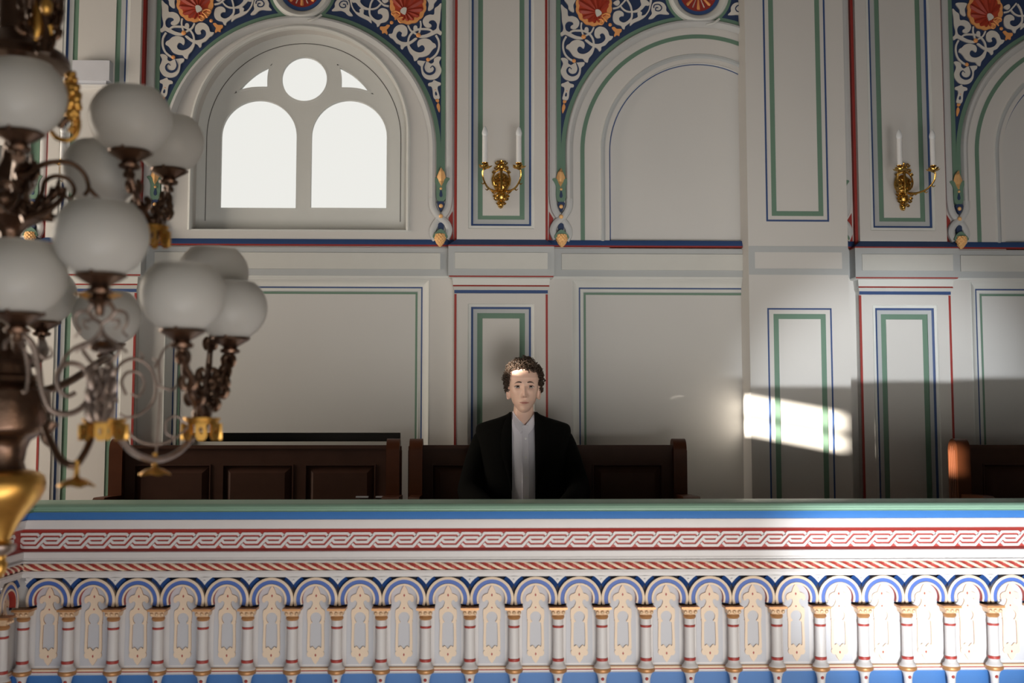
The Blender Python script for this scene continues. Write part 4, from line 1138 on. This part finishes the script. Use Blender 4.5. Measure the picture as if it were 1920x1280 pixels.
# shirt
m = MB()
loft(m, smsec([(HX, 5.205, .70, .155, .118), (HX, 5.205, .80, .152, .120), (HX, 5.205, .92, .158, .122), (HX, 5.21, 1.04, .168, .118), (HX, 5.213, 1.09, .160, .108)]), 'shirt', n=40, cap=False)
def nring(rx, ry, yc, zf, zsd, zbk, n=40):
    out = []
    for k in range(n):
        a = 2*PI*k/n; s_, c_ = math.sin(a), math.cos(a)      # s_ = +1 back, -1 front
        fr_ = max(0, -s_); z = zsd+(zf-zsd)*fr_**3 if s_ < 0 else zsd+(zbk-zsd)*s_
        out.append((HX+rx*abs(c_)**.9*(1 if c_ >= 0 else -1), yc+ry*abs(s_)**.9*(1 if s_ >= 0 else -1), z))
    return out
m.grid([nring(.160, .108, 5.213, 1.09, 1.09, 1.09), nring(.135, .096, 5.215, 1.125, 1.145, 1.15), nring(.088, .082, 5.212, 1.143, 1.178, 1.19), nring(.060, .068, 5.203, 1.150, 1.196, 1.205), nring(.0525, .058, 5.20, 1.153, 1.214, 1.222)], 'shirt', cv=True)
XS = lambda px, py=850: P(px, py, 5.09)[0]
pxc = XS(984.5)
# placket down the front, seam line, buttons
zt_ = P(984, 797, 5.10)[1]
def yshirt(z): return 5.205-(.118+.004 if z < 1.04 else .118-(z-1.04)*.33)
rows = []
for k in range(15):
    z = zt_-(zt_-.76)*k/14; y = yshirt(z)-.003
    rows.append([(pxc-.013, y+.004, z), (pxc-.012, y-.001, z), (pxc+.016, y-.001, z), (pxc+.017, y+.004, z)])
m.grid(rows, 'shirt')
for py in (822, 857, 895, 930):
    z = P(984, py, 5.08)[1]; m.lathe([(.0, .0), (.0048, .0), (.0052, .0014), (.003, .0018), (0, .0014)], (pxc+.003, yshirt(z)-.004, z), 'button', n=12, axis=(0, -1, 0))
def C3(px, py, Y): return W(px, py, Y)
for s_ in (-1, 1):
    if s_ < 0: F_ = [(961.5, 771, 5.175), (969, 783, 5.145), (984, 797.5, 5.128), (976.5, 812.5, 5.108), (966, 800, 5.118), (960.5, 787, 5.135)]
    else: F_ = [(1003.5, 771, 5.175), (997, 783, 5.145), (985, 797.5, 5.128), (992, 812.5, 5.108), (1000, 802, 5.118), (1004.5, 788, 5.135)]
    P3 = [C3(*q) for q in F_]
    inner = [P3[0], P3[1], P3[2]]; outer_ = [P3[5], P3[4], P3[3]]
    mid = [(a_+b_)/2+Vector((0, -.006, 0)) for a_, b_ in zip(inner, outer_)]
    m.grid([inner, mid, outer_], 'shirt')
    m.tube(outer_, .0014, 'shirt', n=6); m.tube([outer_[-1], inner[-1]], .0014, 'shirt', n=6); m.tube([inner[0], inner[1], inner[2]], .0018, 'shirt', n=6, smooth=3)
    # back of the fold
pb(m, 'shirt', 60)
# jacket: trunk with an open front, sleeves
m = MB()
secs = smsec([(HX, 5.215, .66, .205, .150), (HX, 5.215, .78, .192, .142), (HX, 5.215, .90, .190, .138), (HX, 5.22, 1.00, .202, .136), (HX, 5.225, 1.08, .216, .126), (HX, 5.228, 1.125, .222, .110), (HX, 5.23, 1.155, .212, .092), (HX, 5.228, 1.170, .175, .082), (HX, 5.222, 1.186, .122, .076), (HX, 5.215, 1.202, .080, .070), (HX, 5.21, 1.214, .064, .066)], 4)
xl_, xr_ = P(959.5, 860, 5.08)[0]-HX, P(1003.5, 860, 5.08)[0]-HX
def jrow(sec, grow):
    x, y, z, rx, ry = sec; out = []
    rx += grow; ry += grow; n = 44
    al, ar = math.asin(max(-1, min(1, xr_/rx)))*1.0, math.asin(max(-1, min(1, xl_/rx)))
    e = .8
    # start at right edge of the opening (front = -Y), around the back to the left edge
    a0 = ar; a1 = al
    for k in range(n+1):
        a = a1+(2*PI+a0-a1)*k/n; s_, c_ = math.sin(a), math.cos(a)
        px_ = rx*abs(s_)**e*(1 if s_ >= 0 else -1); py_ = ry*abs(c_)**e*(1 if c_ >= 0 else -1)
        if k == 0: px_ = xr_
        if k == n: px_ = xl_
        out.append((x+px_, y-py_, z))
    return out
R1 = [jrow(s_, 0) for s_ in secs]; R2 = [jrow(s_, -.006) for s_ in secs]
m.grid(R1, 'jacket'); m.grid(R2, 'jacket')
m.grid([[a_[0] for a_ in R1], [a_[0] for a_ in R2]], 'jacket'); m.grid([[a_[-1] for a_ in R1], [a_[-1] for a_ in R2]], 'jacket')
# lapels lying on the fronts
for s_, xe in ((-1, xl_), (1, xr_)):
    L1, L2 = [], []
    for (z, wd_, y) in ((1.208, .004, 5.150), (1.19, .020, 5.135), (1.165, .034, 5.112), (1.12, .046, 5.092), (1.07, .052, 5.078), (1.00, .040, 5.070), (.92, .018, 5.068), (.86, .004, 5.068)):
        L1.append((HX+xe-s_*.001, y-.006, z)); L2.append((HX+xe+s_*wd_, y-.006+wd_*.10, z))
    mid = [((a_[0]+b_[0])/2, min(a_[1], b_[1])-.004, a_[2]) for a_, b_ in zip(L1, L2)]
    m.grid([L1, mid, L2], 'jacket')
for s_ in (-1, 1):
    pts = [(HX+s_*.160, 5.228, 1.105), (HX+s_*.182, 5.225, 1.08), (HX+s_*.212, 5.212, 1.00), (HX+s_*.238, 5.180, .90), (HX+s_*.245, 5.12, .845), (HX+s_*.205, 5.00, .812), (HX+s_*.145, 4.90, .775)]
    m.tube(pts, [.048, .054, .055, .056, .056, .050, .042], 'jacket', smooth=5, n=18)
pb(m, 'jacket', 60)
# hair: cap plus many small curls
hr = random.Random(11); m = MB()
cc_ = Vector((HX, HY+.008, ZE+.035))
def hairline(x, front):
    """lowest z of hair for a direction on the scalp"""
    return 0
lump = [(Vector((hr.uniform(-1, 1), hr.uniform(-1, .6), hr.uniform(0, 1))).normalized(), hr.uniform(.004, .012)) for _ in range(16)]
cap_r = []
for i in range(13):
    t = i/12*1.50
    cap_r.append([(HX+.0750*math.sin(t)*math.cos(a), HY+.014+(.0935 if math.sin(a) > 0 else .083)*math.sin(t)*math.sin(a), ZE+.022+.094*math.cos(t)+(.012 if math.sin(a) < -.3 else 0)*math.sin(t)) for a in [2*PI*k/28 for k in range(28)]])
m.grid(cap_r, 'hair', cv=True)
cnt = 0
while cnt < 1150:
    th_, ph_ = hr.uniform(0, 2*PI), math.acos(hr.uniform(-.45, 1))
    n_ = Vector((math.sin(ph_)*math.cos(th_), math.sin(ph_)*math.sin(th_), math.cos(ph_)))
    p = Vector((HX+.073*n_[0], HY+.012+(.098 if n_[1] > 0 else .086)*n_[1], ZE+.018+.094*n_[2]))
    front = n_[1] < -.15
    xx = p[0]-HX
    # hair line: high on the forehead, falling in front of the ears
    if n_[1] < -.25:
        lim = ZE+.064+.010*g(xx+.018, .02) - (0 if abs(xx) < .048 else (abs(xx)-.048)*2.6)
        if p[2] < lim: continue
    elif n_[1] < .15:
        if p[2] < ZE-.012: continue
        if abs(xx) < .05: pass
    else:
        if p[2] < ZE-.045: continue
    cnt += 1
    out = .002+.019*hr.random()*(1 if p[2] > ZE+.03 else .65)+sum(h_*math.exp(-((n_-l_).length/.33)**2) for l_, h_ in lump)*.6; c0 = p+n_*out
    t1_ = n_.orthogonal().normalized(); t1_ = Matrix.Rotation(hr.uniform(0, 2*PI), 3, n_) @ t1_; t2_ = n_.cross(t1_)
    r_ = hr.uniform(.0055, .0115); turns = hr.uniform(.8, 1.5); ax = (n_*.35+t2_*hr.uniform(-.6, .6)+t1_*hr.uniform(-.4, .4))
    pts = []
    for k in range(11):
        u = k/10; a = 2*PI*turns*u; pts.append(c0+(t1_*math.cos(a)+n_*math.sin(a))*r_*(1-.25*u)+ax*(u-.5)*.018)
    m.tube(pts, lambda u: .0019*(1-.6*u)+.0003, 'hair', n=5)
pb(m, 'hair', None)
# ================================================================== CHANDELIER
CHY = 2.42; chx = P(8, 800, CHY)[0]
ch = tag(empty('chandelier', (chx, CHY, P(8, 1085, CHY)[1])), 'large bronze chandelier with frosted glass globes and gilt mounts at the left', 'chandelier')
def cb(m, n, parent=None, angle=50):
    o = m.build(n, angle=angle)
    if parent is None: o.parent = ch; o.location = -ch.location
    else: o.parent = parent
    return o
def chz(py): return P(8, py, CHY)[1]
s0 = CHY/f
def clath(m, L, x=chx, y=CHY, n=32):
    """L: (radius px, photo y, material)"""
    rows = [[(x+r_*s0*math.cos(2*PI*k/n), y+r_*s0*math.sin(2*PI*k/n), chz(py)) for k in range(n)] for r_, py, _ in L]
    m.grid(rows, lambda i, j: L[i][2], cv=True)
B_, A_, O_ = 'bronze', 'antique', 'ormolu'
m = MB()
clath(m, [(34, -150, B_), (34, 60, B_), (48, 70, B_), (60, 84, B_), (88, 100, B_), (96, 112, B_), (96, 122, B_), (80, 124, B_), (20, 128, B_), (16, 240, B_), (20, 300, B_), (34, 330, B_), (40, 345, B_), (30, 362, B_), (36, 380, B_), (58, 396, B_), (62, 402, B_), (50, 414, B_), (28, 425, B_), (18, 440, B_), (18, 640, B_), (30, 655, B_), (48, 668, B_), (52, 674, B_), (42, 684, B_), (46, 700, B_), (60, 706, B_), (62, 714, B_), (54, 722, B_), (66, 728, B_), (78, 732, B_), (80, 752, B_), (80, 800, B_), (74, 812, B_), (58, 818, B_), (46, 826, B_), (40, 840, B_), (36, 866, B_), (40, 880, B_)])
stem = cb(m, 'central_stem')
m = MB(); clath(m, [(40, 880, O_), (62, 884, O_), (72, 892, O_), (75, 904, O_), (74, 918, O_), (66, 936, O_), (48, 958, O_), (32, 980, O_), (22, 1000, O_), (16, 1012, O_), (20, 1018, A_), (28, 1022, A_), (26, 1032, A_), (12, 1040, O_), (10, 1050, O_), (14, 1056, O_), (12, 1070, O_), (4, 1082, O_), (0, 1086, O_)]); cb(m, 'gilt_bowl')
def globe(px, py, wpx, dia=.172):
    Y = f*dia/wpx; c = W(px, py, Y); R_ = dia/2
    # squat glass ball, open at the top
    prof = []
    for k in range(22):
        a = -1.18+ (1.18+.82)*k/21
        prof.append((R_*math.cos(a), R_*.93*math.sin(a)))
    inner = [(r_*.965, h*.965) for r_, h in reversed(prof)]
    m = MB(); m.lathe(prof+[(prof[-1][0]*.985, prof[-1][1]+.002)]+inner, c, 'globe', n=40, cap=False)
    gp = cb(m, 'glass_globe')
    m = MB(); zb = prof[0][1]; r0 = prof[0][0]
    m.lathe([(.004, zb-.045), (.009, zb-.044), (.010, zb-.038), (.022, zb-.034), (.024, zb-.028), (.016, zb-.022), (.020, zb-.018), (r0+.004, zb-.008), (r0+.012, zb-.003), (r0+.012, zb+.002), (r0+.004, zb+.003), (.02, zb)], c, 'bronze', n=28)
    # tiny thumb screws
    for k in range(3):
        a = 2*PI*k/3+.5; q = c+Vector((math.cos(a)*(r0+.012), math.sin(a)*(r0+.012), zb+.002)); m.ball(q, .004, 'bronze', n=6)
    cb(m, 'globe_holder')
    return c+Vector((0, 0, zb-.045))
G = {}
for k, v in dict(g1=(38, 180, 168), g2=(245, 222, 152), g3=(318, 266, 128), g4=(190, 320, 145), g5=(190, 442, 174), g6=(36, 515, 172), g7=(80, 552, 122), g8=(201, 592, 124),
                 g9=(343, 552, 158), g10=(433, 577, 134), g11=(400, 512, 130), g12=(5, 325, 125)).items(): G[k] = globe(*v)
def leafy(m, p0, p1, r0, r1, seed, name='bronze', amp=.012, n=5):
    """a stem wrapped in cast foliage"""
    q = random.Random(seed); p0, p1 = Vector(p0), Vector(p1); d = p1-p0
    m.tube([p0, p0+d*.35+Vector((q.uniform(-1, 1)*.01, 0, 0)), p0+d*.7, p1], [r0, r0*.8, r1, r1], name, smooth=5, n=8)
    for k in range(n):
        t = (k+.5)/n; c = p0+d*t; a0 = q.uniform(0, 6.28)
        for h in range(2):
            a = a0+h*PI; u = Vector((math.cos(a), math.sin(a), 0))
            pts = [c, c+u*amp*.8+Vector((0, 0, -.006)), c+u*amp*1.25+Vector((0, 0, .008)), c+u*amp*.75+Vector((0, 0, .018)), c+u*amp*.5+Vector((0, 0, .010))]
            m.tube(pts, [.003, .0075, .0085, .005, .001], name, smooth=4, n=8, flat=.4)
def crown(px, py, wpx, hpx, Y, name='gilt_crown'):
    c = W(px, py, Y); s_ = Y/f; r_ = wpx/2*s_; h = hpx*s_
    m = MB(); n = 40; t = .0025
    # drum with a row of pierced hanging tongues
    rows = [[(c[0]+(r_+o)*math.cos(2*PI*k/n), c[1]+(r_+o)*math.sin(2*PI*k/n), c[2]+z) for k in range(n)] for o, z in ((-.004, h*.5), (.003, h*.5), (.003, h*.40), (0, h*.38), (0, h*.20), (-.004, h*.20), (-.004, h*.5))]
    m.grid(rows, 'ormolu', cv=True)
    nt = 8
    for k in range(nt):
        a = 2*PI*k/nt+.2; w_ = r_*.30
        e1 = Vector((-math.sin(a), math.cos(a), 0)); nn = Vector((math.cos(a), math.sin(a), 0)); b0 = c+nn*(r_+.001)
        outl = [(-w_, .25), (w_, .25), (w_*1.05, -.1), (w_*.95, -.32), (w_*.5, -.5), (-w_*.5, -.5), (-w_*.95, -.32), (-w_*1.05, -.1)]
        hole = [(w_*.42*math.cos(q), -.08+.17*math.sin(q)) for q in [-2*PI*i/10 for i in range(10)]]
        vs = [[Vector((p[0], p[1]*h, 0)) for p in outl], [Vector((p[0], p[1]*h, 0)) for p in hole]]
        for off in (0, .006):
            b = len(m.v); m.v += [tuple(b0+e1*p[0]+nn*off+Vector((0, 0, p[1]*h))) for p in outl+hole]
            for tr in tessellate_polygon(vs): m.face([b+i for i in tr], 'ormolu')
        for lp in (outl, hole):
            b = len(m.v); n2 = len(lp); m.v += [tuple(b0+e1*p[0]+Vector((0, 0, p[1]*h))) for p in lp]+[tuple(b0+e1*p[0]+nn*.006+Vector((0, 0, p[1]*h))) for p in lp]
            for i in range(n2): j = (i+1) % n2; m.face((b+i, b+j, b+n2+j, b+n2+i), 'ormolu')
    cb(m, name, angle=40)
    return c
def cluster(ck, keys, cpx, cpy, w, h, Y, seed):
    c = crown(cpx, cpy, w, h, Y); top = c+Vector((0, 0, h*Y/f*.5))
    m = MB(); m.lathe([(.0, -.03), (.01, -.028), (.016, -.015), (.020, 0), (.022, .01), (.016, .02), (.0, .022)], top, 'bronze', n=16)
    for i, k in enumerate(keys):
        e = G[k]; mid = top.lerp(e, .5)+Vector(((e[0]-top[0])*.12, (e[1]-top[1])*.12, -.01))
        leafy(m, top+(e-top)*.02, mid, .012, .010, seed+i, amp=.016, n=4); leafy(m, mid, e, .009, .006, seed+10+i, amp=.011, n=3)
        m.lathe([(.005, -.012), (.013, -.008), (.013, .0), (.007, .006)], e, 'bronze', n=12)
    cb(m, 'leafy_branch')
    return c
cA = crown(195, 805, 74, 40, 2.16); cB = cluster('b', ('g9', 'g10', 'g11'), 378, 804, 62, 42, 2.46, 5)
cC = cluster('c', ('g2', 'g3', 'g4'), 288, 443, 50, 38, 2.48, 40)
# front branch: globe 5 on a lyre of scrolls
m = MB()
e5 = G['g5']
def F3(px, py, Y=2.12): return W(px, py, Y)
YB = 2.13
m.lathe([(.004, .02), (.008, .01), (.02, .004), (.022, -.004), (.010, -.012), (.008, -.03)], e5, 'bronze', n=16)
cb(m, 'globe_socket')
m = MB()
dsk = F3(185, 550); m.lathe([(0, .012), (.014, .010), (.030, .000), (.045, -.002), (.020, -.012), (.008, -.022), (0, -.03)], dsk, 'ormolu', n=12); m.tube([e5, dsk], .007, 'ormolu')
cb(m, 'gilt_disc')
m = MB()
def scr(pts, r_=4.2, name='antique', Y=YB, m=None, taper=True):
    m.tube([F3(x, y, Y) for x, y in pts], (lambda u: r_*Y/f*(1-.45*u)) if taper else r_*Y/f, name, smooth=5, n=8)
for s_ in (-1, 1):
    def mx_(L): return [(190+s_*(x-190), y) for x, y in L]
    scr(mx_([(192, 548), (203, 565), (214, 582), (206, 596), (192, 606), (192, 620), (203, 634), (222, 646), (238, 660)]), 4.5, m=m)
    scr(mx_([(205, 600), (218, 584), (236, 588), (238, 606), (230, 620), (240, 632)]), 4.0, m=m)
    scr(mx_([(212, 602), (222, 600), (222, 612), (214, 616)]), 3.2, m=m)
    scr(mx_([(190, 622), (176+28, 640), (224, 654), (214, 672), (200, 690), (196, 720), (204, 745), (214, 765), (206, 788)]), 4.6, m=m)
    leafy(m, F3(190+s_*6, 788), F3(190+s_*10, 700), .010, .006, 90+s_, 'antique', .014, 5)
leafy(m, F3(190, 790), F3(190, 690), .012, .006, 77, 'antique', .016, 5)
m.lathe([(0, .012), (.012, .010), (.022, .002), (.024, -.004), (.012, -.010), (.0, -.012)], F3(191, 650), 'bronze', n=14)
cb(m, 'lyre_scroll')
# arms: C-scrolls between stem and branches
m = MB()
def SCR(pts, r_=4.5, Y=2.30, name='antique'):
    m.tube([W(x, y, Y+(x-190)*.0006) for x, y in pts], (lambda u: r_*Y/f*(1-.35*u)), name, smooth=6, n=8)
SCR([(20, 640), (40, 628), (62, 648), (72, 690), (78, 730), (92, 765), (118, 776), (145, 770), (165, 748), (166, 710), (150, 685), (124, 682), (108, 700), (108, 725), (124, 742), (142, 736)], 6.5)
SCR([(8, 655), (12, 640), (30, 634), (44, 650), (52, 690), (50, 730), (42, 735)], 4.5)
SCR([(170, 640), (140, 652), (120, 672), (114, 690)], 3.8)
SCR([(70, 660), (84, 672), (98, 664), (92, 650)], 3)
SCR([(218, 755), (214, 715), (224, 685), (250, 672), (278, 686), (292, 718), (288, 750), (266, 774), (240, 782), (224, 775)], 3.6)
SCR([(236, 740), (228, 715), (240, 698), (262, 700), (270, 722), (260, 742), (246, 738)], 3.4)
SCR([(292, 722), (305, 726), (322, 730), (338, 715), (346, 690)], 3)
SCR([(262, 676), (268, 668), (262, 660)], 2.6); SCR([(290, 690), (294, 676), (286, 672)], 2.6)
SCR([(300, 720), (298, 680), (308, 655), (328, 642), (345, 640)], 3.2)
SCR([(225, 785), (245, 815), (270, 830), (300, 832), (330, 820), (352, 800)], 3.6)
SCR([(352, 795), (330, 780), (312, 790), (312, 812), (328, 820)], 2.6)
SCR([(300, 735), (298, 780), (294, 830), (292, 870)], 2.6)
cb(m, 'scroll_arm')
m = MB()
m.tube([W(x, y, Y) for x, y, Y in ((225, 820, 2.20), (250, 848, 2.26), (292, 862, 2.34), (330, 850, 2.42), (362, 820, 2.46))], 6.2*2.3/f, 'antique', smooth=8, n=12)
cb(m, 'swag_tube')
m = MB()
m.tube([W(x, y, Y) for x, y, Y in ((170, 822, 2.14), (158, 850, 2.12), (140, 872, 2.08), (115, 862, 2.08), (96, 830, 2.1), (84, 800, 2.12))], 7.*2.1/f, 'bronze', smooth=8, n=12)
cb(m, 'swag_tube')
m = MB(); m.tube([W(x, y, Y) for x, y, Y in ((100, 790, 2.3), (84, 816, 2.3), (92, 836, 2.3))], [.012, .010, .004], 'bronze', smooth=6, n=8)
cb(m, 'swag_tube')
def leafdrop(px, py, Y, w):
    c = W(px, py, Y); m = MB(); r_ = w/2*Y/f; rows = []
    for rr, zz_ in ((.10, .36), (.16, .30), (.14, .20), (.22, .10), (.6, .0), (.95, -.18), (1.0, -.26), (.9, -.24), (.4, -.12), (0, -.10)):
        rows.append([(c[0]+r_*rr*(1+.10*math.cos(6*a)*(rr > .5))*math.cos(a), c[1]+r_*rr*(1+.10*math.cos(6*a)*(rr > .5))*math.sin(a), c[2]+r_*(zz_*1.25-.05*math.cos(6*a)*(rr > .5))) for a in [2*PI*k/36 for k in range(36)]])
    m.grid(rows, 'ormolu', cv=True); m.tube([c+Vector((0, 0, r_*.4)), c+Vector((0, 0, r_*1.1))], .005, 'ormolu')
    cb(m, 'leaf_drop')
leafdrop(290, 880, 2.34, 56); leafdrop(143, 900, 2.08, 66)
# upper tier arms
m = MB()
SCR([(28, 330), (52, 326), (72, 312), (100, 304), (134, 306), (158, 326), (166, 352), (158, 366)], 6.0, 2.35, B_)
SCR([(60, 392), (78, 362), (84, 340), (104, 330), (128, 336), (140, 356), (130, 372), (116, 360)], 5.0, 2.35, B_)
SCR([(40, 410), (80, 398), (112, 376), (122, 352)], 7, 2.35, B_)
SCR([(166, 352), (186, 372), (228, 402), (262, 428)], 4.4, 2.4, B_)
SCR([(10, 395), (30, 372), (24, 345), (4, 340), (-14, 352)], 6, 2.3, B_)
leafy(m, W(20, 400, 2.3), W(60, 300, 2.3), .016, .012, 60, B_, .02, 5)
leafy(m, W(60, 405, 2.3), W(115, 350, 2.3), .012, .010, 61, B_, .02, 4)
m.ball(W(10, 372, 2.2), .018, B_, n=10)
cb(m, 'upper_scroll_arm')
m = MB(); m.tube([G['g1'], W(40, 300, 2.25), W(38, 350, 2.3)], [.012, .016, .02], B_, smooth=5, n=12)
m.tube([G['g6'], W(36, 650, 2.25)], [.010, .014], B_, n=12); m.tube([G['g7'], W(78, 660, 2.6), W(60, 680, 2.5)], [.010, .016, .012], B_, smooth=4, n=12)
m.tube([G['g8'], W(200, 670, 2.75), W(120, 720, 2.55), W(40, 740, 2.45)], [.008, .009, .009, .01], B_, smooth=5, n=10); m.tube([G['g4'], W(190, 400, 2.45), W(120, 410, 2.4), W(30, 400, 2.4)], .009, B_, smooth=5, n=10)
m.tube([G['g12'], W(5, 400, 2.6)], .01, B_, n=8)
cb(m, 'branch_stem')
# gilt tassel-like leaf on its curled arm
m = MB(); rt = random.Random(2)
for k in range(13):
    t = k/12; c = W(133+5*math.sin(t*3), 142+t*105, 2.25); w_ = (.007+.012*math.sin(PI*min(1, .12+t*.88)))
    for q in range(5):
        a = rt.uniform(0, 6.28); m.ball(c+Vector((math.cos(a)*w_*.5, math.sin(a)*w_*.5, rt.uniform(-.004, .004))), w_*.55, 'ormolu', n=6)
cb(m, 'gilt_plume')
m = MB(); m.tube([W(x, y, 2.25) for x, y in ((96, 246), (106, 258), (126, 263), (142, 254), (148, 235), (146, 215))], [.004, .005, .005, .005, .005, .004], O_, smooth=5, n=8)
m.tube([W(x, y, 2.25) for x, y in ((112, 240), (120, 228), (128, 224))], .007, B_, smooth=4, n=8); cb(m, 'plume_bracket')
# fringe under the upper hub
m = MB()
for px, py, h_ in ((60, -10, 75), (84, -20, 120), (104, -10, 60)):
    leafy(m, W(px, py+h_, 2.3), W(px, py-20, 2.3), .012, .018, px, B_, .022, 6)
m.tube([W(72, 0, 2.3), W(72, 50, 2.3), W(66, 76, 2.3)], [.012, .012, .006], O_, smooth=4, n=8); m.ball(W(87, 12, 2.22), .012, O_, n=8, sz=1.5)
m.tube([W(94, 50, 2.3), W(97, 66, 2.3)], [.008, .003], O_, n=8)
cb(m, 'hanging_foliage')
m = MB()
clath(m, [(30, -620, B_), (30, -400, B_), (10, -380, B_), (10, -160, B_), (34, -150, B_)]); cb(m, 'suspension_rod')

# ================================================================== LIGHT
wd = bpy.data.worlds.new('daylight'); sc.world = wd; wd.use_nodes = True
bg = wd.node_tree.nodes['Background']; bg.inputs[0].default_value = (.86, .855, .81, 1); bg.inputs[1].default_value = 1.0
def light(kind, name, loc, aim, energy, col, **kw):
    l = bpy.data.lights.new(name, kind); o = bpy.data.objects.new(name, l); COL.objects.link(o)
    o.location = loc; o.rotation_euler = (Vector(aim)-Vector(loc)).to_track_quat('-Z', 'Y').to_euler()
    l.energy = energy; l.color = col
    for k_, v in kw.items(): setattr(l, k_, v)
    return o
light('SUN', 'sun', (0, 0, 0), SUN, 32, (1, .90, .76), angle=math.radians(.5))
# sunlight thrown back up by the bright floor of the hall
light('SPOT', 'floor_bounce_light', (.5, -1.2, -.72), (2.06, 5.65, 1.16), 1550, (.93, .97, 1), shadow_soft_size=.05, spot_size=math.radians(14.5), spot_blend=.75)
light('AREA', 'hall_floor_light', (.7, -.9, -1.7), (1.0, 5.0, 1.0), 72, (.97, .985, 1), shape='RECTANGLE', size=4, size_y=1.6)
light('AREA', 'left_window_light', (-3.95, 4.55, 1.9), (1.3, 5.35, 1.4), 66, (1, .87, .72), shape='RECTANGLE', size=1.3, size_y=2.0)
light('SPOT', 'hall_bounce_light', (1.0, -1.5, -.35), (.85, 5.7, 1.45), 600, (1, .95, .88), shadow_soft_size=.9, spot_size=math.radians(36), spot_blend=1.0)
